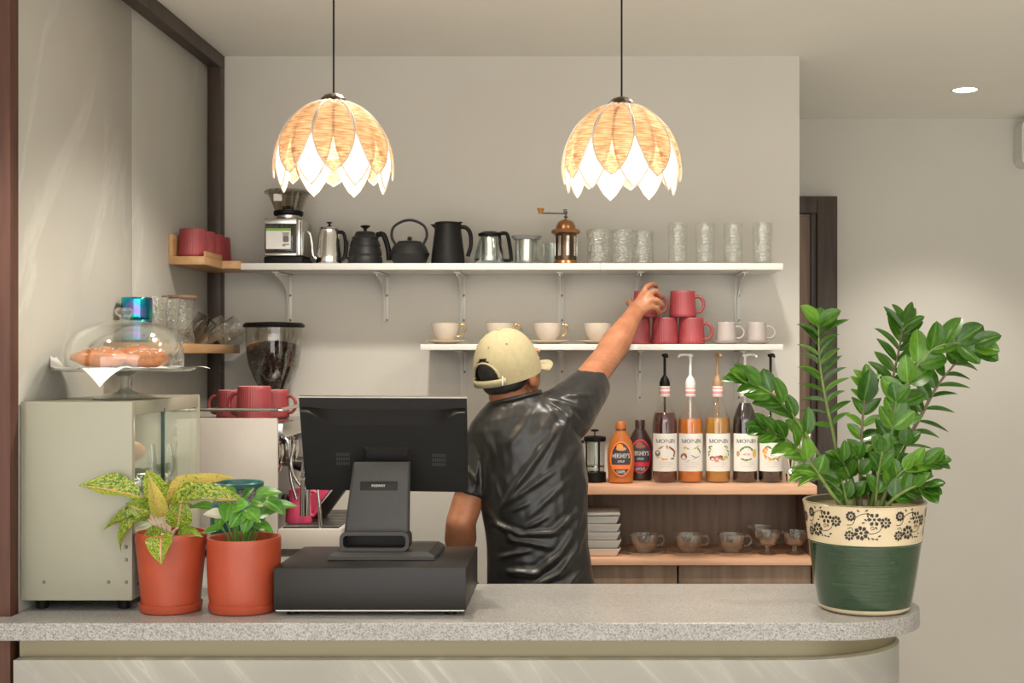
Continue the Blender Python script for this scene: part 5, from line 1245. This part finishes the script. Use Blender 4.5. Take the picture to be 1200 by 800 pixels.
folds = [((655, 500), (608, 565), 5, .0075), ((610, 560), (590, 592), 4, .005), ((672, 480), (640, 545), 5, .006), ((690, 505), (655, 560), 7, .006), ((655, 548), (600, 585), 4, .005), ((675, 555), (625, 600), 4, .0045),
         ((578, 612), (610, 626), 3, .008), ((610, 626), (648, 624), 3, .008), ((648, 624), (676, 600), 3.5, .008), ((676, 600), (688, 565), 4, .006), ((572, 598), (600, 632), 3, .005), ((600, 632), (640, 640), 3.5, .006),
         ((598, 670), (628, 672), 4, .009), ((628, 672), (655, 650), 4, .009), ((655, 650), (676, 618), 4, .008), ((676, 618), (684, 590), 4, .006), ((632, 684), (655, 672), 3.5, .007), ((655, 672), (676, 645), 4, .007), ((676, 645), (687, 610), 4, .006),
         ((662, 690), (682, 668), 4, .007), ((590, 652), (620, 645), 3, .005), ((585, 585), (578, 560), 4, .004), ((571, 545), (566, 600), 4, .005), ((640, 466), (676, 478), 3.5, .008), ((645, 474), (664, 492), 3, .007), ((655, 464), (690, 462), 3.5, .004), ((668, 482), (684, 500), 4, .006),
         ((628, 478), (600, 520), 6, .004), ((560, 540), (556, 570), 3, .006), ((548, 550), (560, 566), 3, .005), ((568, 505), (578, 530), 4, .004), ((600, 598), (618, 590), 3, .004), ((618, 618), (640, 606), 3, .0045), ((586, 520), (640, 505), 9, .003)]
def shirt_disp(p, n_):
    d = p.y; px = VX + p.x * FPX / d; py = VY - (p.z - EYE) * FPX / d; h = 0
    back = max(0, min(1, (-n_.y + .15) / .5))
    for (x0, y0), (x1, y1), w_, a in folds:
        dx, dy = x1 - x0, y1 - y0; L2 = dx * dx + dy * dy; t = ((px - x0) * dx + (py - y0) * dy) / L2
        if t < -.25 or t > 1.25: continue
        e = abs((px - x0) * dy - (py - y0) * dx) / math.sqrt(L2)
        if e > 3 * w_: continue
        s_ = math.sin(PI * min(max((t + .25) / 1.5, 0), 1)); h += a * s_ * (math.exp(-(e / w_) ** 2) - .35 * math.exp(-(e / (2.2 * w_)) ** 2))
    h *= back * 1.35
    h += .0022 * noise.noise(V((p.x * 14 + p.z * 8, p.y * 10, p.z * 12))) + .0012 * noise.noise(V((p.x * 45, p.y * 30, p.z * 22 + p.x * 20)))
    return h
satin = mat('black_satin_jersey', (.0095, .009, .0085), .36, var=.1, scale=200, sheen=.05, spec=.55)
sho = solid(sh, 'shirt', satin, man, .004, 4, shirt_disp)
# neck band and sleeve hems
nbm = MB(); nbm.tube([v for v in ering(P(603, 466, 3.437), .070, .072, 36, 2.1, Matrix.Rotation(math.radians(-14), 3, 'Y'))] + [ering(P(603, 466, 3.437), .070, .072, 36, 2.1, Matrix.Rotation(math.radians(-14), 3, 'Y'))[0]], .0062, 8, caps=False)
nbm.build('collar', satin, man)
# trousers and shoes
tr = MB()
for s_ in (-1, 1):
    hx_ = -.10 + s_ * .085; limb(tr, [V((hx_ - s_ * .02, 3.43, .86)), V((hx_ + s_ * .02, 3.42, .50)), V((hx_ + s_ * .03, 3.45, .11))], [.095, .078, .065])
tr.loft([ering((-.10, 3.43, z), rx, .115, 28) for z, rx in ((.78, .14), (.86, .14), (.90, .130))])
solid(tr, 'trousers', mat('dark_trousers', (.03, .03, .035), .8), man, .008, 2)
for s_ in (-1, 1):
    o_ = MB(); x = -.10 + s_ * .115
    o_.loft([ering((x, 3.49 + yo, z), rx, ry, 24, 2.2) for z, rx, ry, yo in ((0.0005, .042, .13, 0), (.025, .048, .14, 0), (.06, .042, .11, -.015), (.10, .038, .055, -.05))]); o_.build('shoe', M['black'], man)
# ================================================================ plants
def leaf_mesh(name, shape, m, bend=0, fold=0, nu=4, nv=10, seed=0, wave=0):
    "unit leaf: base at the origin, length 1 along +Y, half-width 1 along X (scaled later), face up +Z"
    me = bpy.data.meshes.new(name); vs = []; fs = []
    for j in range(nv + 1):
        f = j / nv; w_ = shape(f)
        for i in range(nu + 1):
            u = -1 + 2 * i / nu
            ang = bend * f; y = math.sin(ang) / bend if bend else f; z = -(1 - math.cos(ang)) / bend if bend else 0
            vs.append((u * w_, y, z + fold * abs(u) * w_ + wave * math.sin(f * 11 + u * 2 + seed) * abs(u) * w_))
    for j in range(nv):
        for i in range(nu):
            a = j * (nu + 1) + i; fs.append((a, a + 1, a + nu + 2, a + nu + 1))
    me.from_pydata(vs, [], fs); me.materials.append(m); me.polygons.foreach_set('use_smooth', [True] * len(fs))
    uv = me.uv_layers.new(name='UVMap')
    for l_ in me.loops: uv.data[l_.index].uv = ((l_.vertex_index % (nu + 1)) / nu, (l_.vertex_index // (nu + 1)) / nv)
    me.update(); return me
def put_leaf(me, parent, base, tip, hw, face=(0, -.6, .8), name='leaf'):
    "base, tip in world space; hw half-width in metres; face = which way the upper side looks"
    base, tip = V(base), V(tip); y = tip - base; ln = y.length; y.normalize(); z = V(face); z = (z - y * z.dot(y)).normalized(); x = y.cross(z)
    R = Matrix((x, y, z)).transposed().to_4x4() @ Matrix.Diagonal((hw, ln, ln * .7, 1))
    o = bpy.data.objects.new(name, me); COL.objects.link(o); o.parent = parent
    o.matrix_basis = wm(parent).inverted() @ Matrix.Translation(base) @ R; return o
def leafmat(name, c0, c1, rough=.3, vein=None, tr=.25):
    m, t, b = nt(name); uvc = t.nodes.new('ShaderNodeTexCoord'); oi = t.nodes.new('ShaderNodeObjectInfo')
    n1 = N(t, 'ShaderNodeTexNoise'); n1.inputs['Scale'].default_value = 4; n1.inputs['Detail'].default_value = 4; t.links.new(uvc.outputs['UV'], n1.inputs['Vector'])
    ad = N(t, 'ShaderNodeMath', operation='ADD'); t.links.new(n1.outputs[0], ad.inputs[0]); mr = N(t, 'ShaderNodeMapRange'); mr.inputs[3].default_value = -.22; mr.inputs[4].default_value = .22
    t.links.new(oi.outputs['Random'], mr.inputs[0]); t.links.new(mr.outputs[0], ad.inputs[1])
    col = ramp(t, ad.outputs[0], [(.25, c0), (.75, c1)])
    sx = t.nodes.new('ShaderNodeSeparateXYZ'); t.links.new(uvc.outputs['UV'], sx.inputs[0]); su = N(t, 'ShaderNodeMath', operation='SUBTRACT'); su.inputs[1].default_value = .5; t.links.new(sx.outputs[0], su.inputs[0])
    ab = N(t, 'ShaderNodeMath', operation='ABSOLUTE'); t.links.new(su.outputs[0], ab.inputs[0])
    rb = ramp(t, ab.outputs[0], [(0, (1, 1, 1)), (.025, (.5, .5, .5)), (.06, (0, 0, 0))])
    mx = N(t, 'ShaderNodeMix', data_type='RGBA'); t.links.new(rb, mx.inputs[0]); t.links.new(col, mx.inputs[6]); mx.inputs[7].default_value = (*(vein or tuple(min(1, c * 1.5) for c in c1)), 1)
    t.links.new(mx.outputs[2], b.inputs['Base Color']); b.inputs['Roughness'].default_value = rough
    tl = t.nodes.new('ShaderNodeBsdfTranslucent'); t.links.new(mx.outputs[2], tl.inputs[0]); ms = t.nodes.new('ShaderNodeMixShader'); ms.inputs[0].default_value = tr
    t.links.new(b.outputs[0], ms.inputs[1]); t.links.new(tl.outputs[0], ms.inputs[2]); t.links.new(ms.outputs[0], t.nodes['Material Output'].inputs[0])
    return m, t, mx, b
M['zz'] = leafmat('glossy_green_leaf', (.026, .085, .009), (.072, .19, .018), .25)[0]
M['zz2'] = leafmat('bright_green_leaf', (.05, .145, .011), (.135, .30, .028), .28)[0]
M['stemg'] = mat('green_stem', (.16, .22, .06), .45, var=.3, scale=40)
M['stemb'] = mat('brownish_stem', (.17, .13, .08), .5, var=.35, scale=60)
ell_leaf = lambda f: (math.sin(PI * min(f, 1) ** .85)) ** .8 if 0 < f < 1 else 0.0
oval_leaf = lambda f: (math.sin(PI * f ** .9)) ** .6 if 0 < f < 1 else 0.0
ZL_ = [leaf_mesh('leaf_%d' % i, s, m, b, fo) for i, (s, m, b, fo) in enumerate(((ell_leaf, M['zz'], .35, .12), (ell_leaf, M['zz'], .7, .2), (ell_leaf, M['zz2'], .5, .15), (oval_leaf, M['zz'], .5, .15), (oval_leaf, M['zz2'], .4, .15)))]

# ---- big green and cream pot
PD = 2.775
zp = thing('potted_plant', 'tall glossy-leaved plant in a green and cream pot at the right end', 'plant', P(1013, 700, PD)); zp.location.z = 1.0; zx, zy = zp.location.x, zp.location.y
k_ = PD / FPX
R0, R1, PH = 51.5 * k_, 71 * k_, 0.232
rad = lambda z: R0 + (R1 - R0) * (z / PH) ** .8
GG = mat('green_glaze', (.014, .044, .017), .18, var=.25, scale=8, stretch=(1, 1, 30), coat=.7, bmp=.15); CG = mat('cream_glaze', (.62, .51, .34), .28, var=.04, coat=.4)
prof = [(0, .0008), (R0 - .006, .0008), (rad(0), .004)] + [(rad(z), z) for z in (.008, .012)]
L(MB().lathe(prof, 64), 'cream_base', CG, zp)
L(MB().lathe([(rad(z) + .0003 * (i % 2), z) for i, z in enumerate([.012 + (PH - .097) * j / 44 for j in range(45)])], 64), 'green_wall', GG, zp, angle=80)
ZB = PH - .085
L(MB().lathe([(rad(ZB), ZB), (rad(ZB) + .0015, ZB + .002), (rad(ZB + .004), ZB + .004)], 64), 'green_line', GG, zp)
L(MB().lathe([(rad(z), z) for z in [ZB + .004 + (.08) * j / 10 for j in range(11)]] + [(R1 + .0015, PH), (R1 - .001, PH + .003), (R1 - .006, PH + .001), (R1 - .010, PH - .04)], 64), 'cream_band', CG, zp)
L(MB().lathe([(R1 + .0012, PH + .0012), (R1 - .002, PH + .0036), (R1 - .006, PH + .002), (R1 - .0085, PH - .01)], 64), 'rim', mat('olive_rim', (.10, .085, .03), .3, coat=.4), zp)
L(MB().lathe([(0, PH - .012), (R1 - .012, PH - .022)], 48), 'soil', M['soil'], zp)
fl = MB()
def onpot(s, z, e=.0007):
    r = rad(z); a = s / r; return (( r + e) * math.sin(a), -(r + e) * math.cos(a), z)
def petalp(cs, cz, l, w_, a, o=.0):
    ds, dz_ = math.cos(a), math.sin(a); pts = []
    for f, h in ((0, 0), (.35, .8), (.7, 1), (1, 0), (.7, -1), (.35, -.8)): pts.append((cs + ds * (o + l * f) - dz_ * w_ * h, cz + dz_ * (o + l * f) + ds * w_ * h))
    fl.add([onpot(s, z) for s, z in pts], [tuple(range(6))])
def flower(cs, cz, r, n, a0=0):
    r *= 1.18
    for i in range(n): petalp(cs, cz, r * .68, r * .26, a0 + 2 * PI * i / n, r * .32)
    fl.add([onpot(cs + r * .22 * math.cos(2 * PI * i / 8), cz + r * .22 * math.sin(2 * PI * i / 8)) for i in range(8)], [tuple(range(8))])
def vine(pts, w_=.0007):
    c = bez([V((s, z, 0)) for s, z in pts], 6); vs = []
    for i, p in enumerate(c):
        t = (c[min(i + 1, len(c) - 1)] - c[max(i - 1, 0)]).normalized(); n_ = V((-t.y, t.x, 0)) * w_; vs += [onpot(p.x + n_.x, p.y + n_.y), onpot(p.x - n_.x, p.y - n_.y)]
    fl.add(vs, [(2 * i, 2 * i + 1, 2 * i + 3, 2 * i + 2) for i in range(len(c) - 1)])
ZC = ZB + .044
for rep in range(-4, 5):
    s0 = rep * .104 - .034
    flower(s0, ZC - .012, .0135, 8, .2); flower(s0 + .026, ZC + .017, .0125, 6); flower(s0 - .022, ZC + .023, .0095, 9); flower(s0 - .024, ZC - .018, .0095, 8); flower(s0 + .050, ZC + .010, .0105, 8)
    vine([(s0 + .045, ZC + .006), (s0 + .036, ZC - .008), (s0 + .020, ZC - .013), (s0 + .012, ZC - .010)]); vine([(s0 - .030, ZC + .004), (s0 - .018, ZC + .006), (s0 - .010, ZC + .022), (s0 + .006, ZC + .029), (s0 + .018, ZC + .026)])
    vine([(s0 - .028, ZC - .004), (s0 - .020, ZC - .001), (s0 - .017, ZC - .008)]); vine([(s0 + .018, ZC - .002), (s0 + .023, ZC + .002), (s0 + .026, ZC - .003), (s0 + .020, ZC - .005)])
    for dx_, dz_, a in ((.020, -.022, -.4), (.028, -.024, -.1), (.034, -.020, .5), (.014, -.019, -1.2), (.040, .000, .9), (.033, -.004, 2.2), (.012, .014, 2.6), (.008, .010, 3.2), (.014, .020, 1.9), (.006, .034, .4), (-.004, .032, 2.5), (.010, .031, -.5)): petalp(s0 + dx_, ZC + dz_, .008, .0018, a)
L(fl, 'floral_print', mat('black_print', (.03, .025, .02), .3), zp, smooth=False)

def pinnate(pxs, d0, d1, n, ll, hw, lw=1.0, mats=(0, 1), thick=.0045, m='stemg', start=.25, spread=60, face=(0, -.75, .65), tipn=2, top=None, sides=(1, -1), jit=12, twist=0):
    "a stem through picture points, with leaflets in pairs"
    npt = len(pxs); pts = [P(x, y, d0 + (d1 - d0) * i / (npt - 1)) for i, (x, y) in enumerate(pxs)]
    c = bez(pts, 10); N_ = len(c)
    s = MB(); s.tube(c, [thick * (1 - .6 * i / (N_ - 1)) for i in range(N_)], 8); so = s.build('stem', M[m], zp)
    for k in range(n):
        f = start + (1 - start) * (k / max(1, n - 1)) * .985; i = min(N_ - 2, int(f * (N_ - 1))); p = c[i].lerp(c[i + 1], f * (N_ - 1) - i); t = (c[i + 1] - c[i]).normalized()
        for sd_ in sides:
            sv = t.cross(V((0, 1, 0))).normalized() * -sd_
            a = math.radians(spread * (1 - .35 * k / n) + random.uniform(-jit, jit))
            dirn = t * math.cos(a) + sv * math.sin(a) + V((0, random.uniform(-.35, .25), random.uniform(-.05, .12)))
            l_ = ll * random.uniform(.85, 1.12) * (.75 + .25 * math.sin(PI * (k + 1) / (n + 1))); fc = V(face) + V((random.uniform(-.35, .35) + twist * sd_, random.uniform(-.25, .25), random.uniform(-.25, .25)))
            put_leaf(ZL_[random.choice(mats)], so, p, p + dirn.normalized() * l_, hw * random.uniform(.85, 1.15), fc)
    e = c[-1]; t = (c[-1] - c[-3]).normalized()
    for k in range(tipn):
        put_leaf(ZL_[random.choice(mats)], so, e, e + (t + V((random.uniform(-.5, .5), random.uniform(-.3, .1), 0))).normalized() * ll * .8, hw, face)
    return so
# tall left stem
pinnate([(989, 596), (980, 527), (968, 470), (961, 427), (959, 384)], 2.80, 2.79, 11, .066, .0080, mats=(0, 1, 2), m='stemg', start=.36, spread=58, tipn=0, face=(0, -.5, .85))
A_ = P(959, 380, 2.79)
so = bpy.data.objects[zp.children[-1].name]
put_leaf(ZL_[4], so, A_, P(941, 357, 2.76), .017, (.2, -.9, .3)); put_leaf(ZL_[3], so, A_, P(984, 362, 2.76), .017, (-.1, -.9, .4)); put_leaf(ZL_[4], so, A_, P(962, 358, 2.80), .014, (0, -.9, .3)); put_leaf(ZL_[0], so, P(960, 392, 2.79), P(994, 371, 2.77), .011, (0, -.6, .8))
# middle tall stem
pinnate([(1024, 596), (1027, 530), (1040, 471), (1047, 440), (1055, 402), (1059, 378)], 2.82, 2.86, 9, .070, .0115, mats=(0, 0, 3), m='stemb', start=.50, spread=52, face=(.2, -.85, .45), tipn=1)
# right bare-ish stem with arching leaves
pinnate([(1040, 596), (1057, 529), (1079, 487), (1100, 449), (1130, 414)], 2.80, 2.83, 9, .074, .0095, mats=(0, 1), m='stemb', start=.28, spread=66, sides=(1,), face=(0, -.35, .95), tipn=0)
pinnate([(1041, 596), (1058, 529), (1080, 487), (1101, 449), (1131, 413)], 2.80, 2.83, 8, .062, .013, mats=(0, 3), m='stemb', start=.33, spread=62, sides=(-1,), face=(-.5, -.8, .3), tipn=0)
# big-leaved arching stem in front of it
pinnate([(1032, 596), (1042, 540), (1052, 490), (1064, 448), (1086, 415), (1112, 402), (1140, 405)], 2.77, 2.72, 8, .072, .0215, mats=(3, 4, 3), m='stemg', start=.30, spread=42, face=(0, -.9, .45), tipn=3)
# far left reaching stems
pinnate([(985, 596), (966, 545), (935, 495), (905, 462), (876, 447)], 2.74, 2.64, 6, .066, .0165, mats=(3, 4, 3), m='stemg', start=.42, spread=32, face=(.1, -.8, .6), tipn=3)
pinnate([(990, 598), (976, 580), (950, 543), (922, 515), (897, 503)], 2.72, 2.62, 6, .058, .0165, mats=(4, 3, 4), m='stemg', start=.42, spread=40, face=(.1, -.8, .6), tipn=2)
# short upright in the middle
pinnate([(1008, 596), (1009, 540), (1011, 490), (1016, 448)], 2.76, 2.76, 7, .052, .012, mats=(0, 2, 4), m='stemb', start=.40, spread=52, face=(0, -.7, .7), tipn=1)
so = zp.children[-1]; put_leaf(ZL_[3], so, P(1012, 470, 2.76), P(1022, 433, 2.73), .022, (0, -1, .1))
# low right
pinnate([(1030, 598), (1042, 570), (1064, 548), (1092, 541)], 2.73, 2.68, 6, .052, .0155, mats=(3, 4), m='stemg', start=.35, spread=40, face=(0, -.7, .75), tipn=2)
pinnate([(1035, 598), (1050, 582), (1072, 570), (1084, 572)], 2.71, 2.66, 5, .05, .0165, mats=(3, 0), m='stemg', start=.3, spread=42, face=(0, -.7, .75), tipn=2)
pinnate([(1020, 598), (1030, 555), (1044, 510), (1050, 470)], 2.76, 2.70, 6, .055, .017, mats=(3, 4), m='stemg', start=.35, spread=40, face=(0, -.9, .4), tipn=1)
pinnate([(1000, 600), (985, 575), (965, 560), (945, 556)], 2.72, 2.70, 4, .045, .010, mats=(4, 2), m='stemg', start=.4, spread=34, face=(0, -.6, .8), tipn=1)
# crowd of young shoots at the base
for i in range(11):
    x0 = 990 + i * 4.6 + random.uniform(-4, 4); dx = (x0 - 1013) * .8 + random.uniform(-14, 14); h_ = random.uniform(38, 80); dd = random.uniform(2.70, 2.82)
    pinnate([(x0, 600), (x0 + dx * .4, 600 - h_ * .6), (x0 + dx, 600 - h_)], dd, dd - .05 + random.uniform(-.02, .03), 3, .050, .014, mats=(0, 3, 3, 1), m='stemg', start=.25, spread=34, face=(0, -.8, .6), tipn=1, thick=.0035)

# ---- terracotta pots
def terra_pot(t, rb, rt, h, rs, hs, belly=0):
    pr = [(0, .008), (rb * .9, .008), (rb, .012)] + [(rb + (rt - rb) * (f if not belly else math.sin(f * PI / 2) ** .45), .012 + (h - .012) * f) for f in [i / 14 for i in range(1, 15)]]
    L(MB().lathe(pr + [(rt - .001, h + .003), (rt - .006, h + .003), (rt - .008, h - .004), (rt - .009, h - .03)], 56), 'pot', M['terra'], t)
    L(MB().lathe([(0, .0006), (rs * .93, .0006), (rs * .97, .003), (rs, hs), (rs - .003, hs + .0015), (rs - .006, hs - .002), (rs * .90, .005), (0, .0055)], 56), 'saucer', M['terra'], t)
    L(MB().lathe([(0, h - .010), (rt - .0085, h - .016)], 36), 'soil', M['soil'], t)
# speckled yellow-green plant
D1 = 2.755; ag = thing('potted_plant', 'plant with speckled yellow-green pink-veined leaves in tapered terracotta pot', 'plant', P(200.5, 700, D1)); ag.location.z = 1.0
q1 = D1 / FPX; terra_pot(ag, 33 * q1, 41 * q1, .166, 36 * q1, .018)
def speckled(nm, c0, c1, th):
    am, t, mx, b_ = leafmat(nm, c0, c1, .38, (.84, .40, .27), .3)
    sp_ = t.nodes.new('ShaderNodeTexCoord'); vo = N(t, 'ShaderNodeTexNoise'); vo.inputs['Scale'].default_value = 1; vo.inputs['Detail'].default_value = 4; vo.inputs['Distortion'].default_value = 1.2
    mp_ = t.nodes.new('ShaderNodeMapping'); mp_.inputs['Scale'].default_value = (13, 26, 1); t.links.new(sp_.outputs['UV'], mp_.inputs[0]); t.links.new(mp_.outputs[0], vo.inputs['Vector'])
    gr = ramp(t, vo.outputs[0], [(th, (0, 0, 0)), (th + .09, (1, 1, 1))])
    m2 = N(t, 'ShaderNodeMix', data_type='RGBA'); src = mx.inputs[6].links[0].from_socket; t.links.new(gr, m2.inputs[0]); t.links.new(src, m2.inputs[6]); m2.inputs[7].default_value = (.07, .20, .02, 1); t.links.new(m2.outputs[2], mx.inputs[6]); return am
M['agl'] = speckled('speckled_leaf', (.32, .40, .035), (.56, .56, .08), .45)
M['agl2'] = speckled('pinkish_leaf', (.58, .52, .12), (.72, .42, .20), .56)
lance = lambda f: (math.sin(PI * f ** .8)) ** .9 if 0 < f < 1 else 0.0
AL = [leaf_mesh('leaf_a%d' % i, lance, M['agl'], b, .25, 6, 16, i, .05) for i, b in enumerate((.5, 1.0, 1.5))] + [leaf_mesh('leaf_p%d' % i, lance, M['agl2'], b, .35, 6, 16, i, .05) for i, b in enumerate((.5, 1.0))]
def stalk(par, a, b, r, m): MB().tube(bez([a, a.lerp(b, .5) + V((0, 0, .004)), b], 5), [r] * 6 + [r * .7] * 5, 8).build('stalk', m, par)
PS = mat('pale_pink_stalk', (.66, .50, .40), .45, var=.12, scale=30)
for (bx, by, tx, ty, w_, mi, dd, fc) in ((166, 583, 91, 561, 27, 0, -.06, (-.15, -.72, .7)), (180, 600, 106, 635, 23, 2, -.065, (-.3, -.6, .75)), (192, 590, 170, 549, 24, 0, .02, (.2, -1, .1)), (195, 590, 270, 551, 19, 3, .01, (0, -.75, .65)),
                                       (200, 592, 288, 566, 24, 1, -.05, (.1, -.72, .7)), (190, 606, 176, 562, 17, 3, -.05, (.35, -1, 0)), (208, 618, 213, 584, 26, 1, -.03, (.3, -.9, .2)), (190, 626, 184, 652, 26, 1, -.12, (0, -.75, .5)), (206, 630, 233, 617, 18, 1, -.04, (0, -.5, .8)), (172, 606, 112, 606, 18, 1, -.045, (-.1, -.4, .9)),
                                       (200, 606, 222, 590, 22, 0, .0, (.2, -.9, .4)), (176, 604, 150, 588, 26, 0, -.04, (0, -.8, .6)), (190, 596, 205, 560, 20, 0, .03, (0, -1, .1)), (196, 626, 160, 628, 20, 1, -.05, (0, -.6, .8))):
    a = P(bx, by, D1 + dd * .5); e = P(tx, ty, D1 + dd - .02); put_leaf(AL[mi], ag, a, e, w_ / 2 * q1 * 1.15, fc)
    root = P(195 + (bx - 190) * .25, 632, D1); stalk(ag, root, a, .0042, PS)
# small green plant with white spathes
D2 = 2.755; an = thing('potted_plant', 'small dark green arrow-leaved plant in round terracotta pot', 'plant', P(286, 700, D2)); an.location.z = 1.0
terra_pot(an, 38 * q1, 42.5 * q1, .155, 41 * q1, .018, belly=1)
M['ang'] = leafmat('fresh_green_leaf', (.04, .15, .015), (.13, .34, .04), .3)[0]
M['spathe'] = leafmat('white_spathe', (.66, .64, .54), (.80, .78, .70), .4, (.6, .62, .4), .3)[0]
heart = lambda f: (math.sin(PI * (f * .92 + .08) ** .62)) ** .9 if f < 1 else 0.0
NL = [leaf_mesh('leaf_n%d' % i, heart, M['ang'], b, .12, 6, 12) for i, b in enumerate((.4, .9))]; SPM = leaf_mesh('spathe_m', lance, M['spathe'], .5, .3, 6, 12)
GS = mat('green_stalk', (.13, .26, .05), .4)
for (bx, by, tx, ty, w_, mi, dd) in ((248, 594, 224, 591, 13, 0, -.01), (300, 580, 330, 574, 18, 0, 0), (296, 586, 318, 590, 17, 1, -.03), (270, 590, 262, 612, 24, 0, -.04), (262, 604, 250, 622, 15, 1, -.02), (290, 596, 306, 610, 20, 1, -.05), (283, 600, 268, 618, 19, 0, -.06),
                                     (318, 594, 348, 590, 15, 0, -.02), (305, 604, 322, 598, 16, 0, -.01), (300, 614, 322, 620, 14, 1, -.03), (258, 618, 236, 623, 11, 0, -.03), (272, 582, 264, 568, 16, 0, .02), (286, 584, 296, 570, 16, 0, .03), (276, 594, 290, 588, 20, 1, -.05), (312, 586, 338, 600, 17, 1, -.04), (292, 606, 282, 626, 15, 1, -.06), (270, 610, 290, 604, 16, 0, -.02)):
    a = P(bx, by, D2 + dd); e = P(tx, ty, D2 + dd - .015); put_leaf(NL[mi], an, a, e, w_ / 2 * q1 * 1.15, (random.uniform(-.3, .3), -.65, .75))
    stalk(an, P(283 + (bx - 283) * .35, 640, D2), a, .0018, GS)
for bx, by, tx, ty, w_ in ((272, 586, 246, 577, 15), (262, 606, 238, 600, 16)):
    a = P(bx, by, D2 - .02); put_leaf(SPM, an, a, P(tx, ty, D2 - .035), w_ / 2 * q1, (0, -.7, .75), 'spathe'); stalk(an, P(276, 640, D2), a, .002, GS)
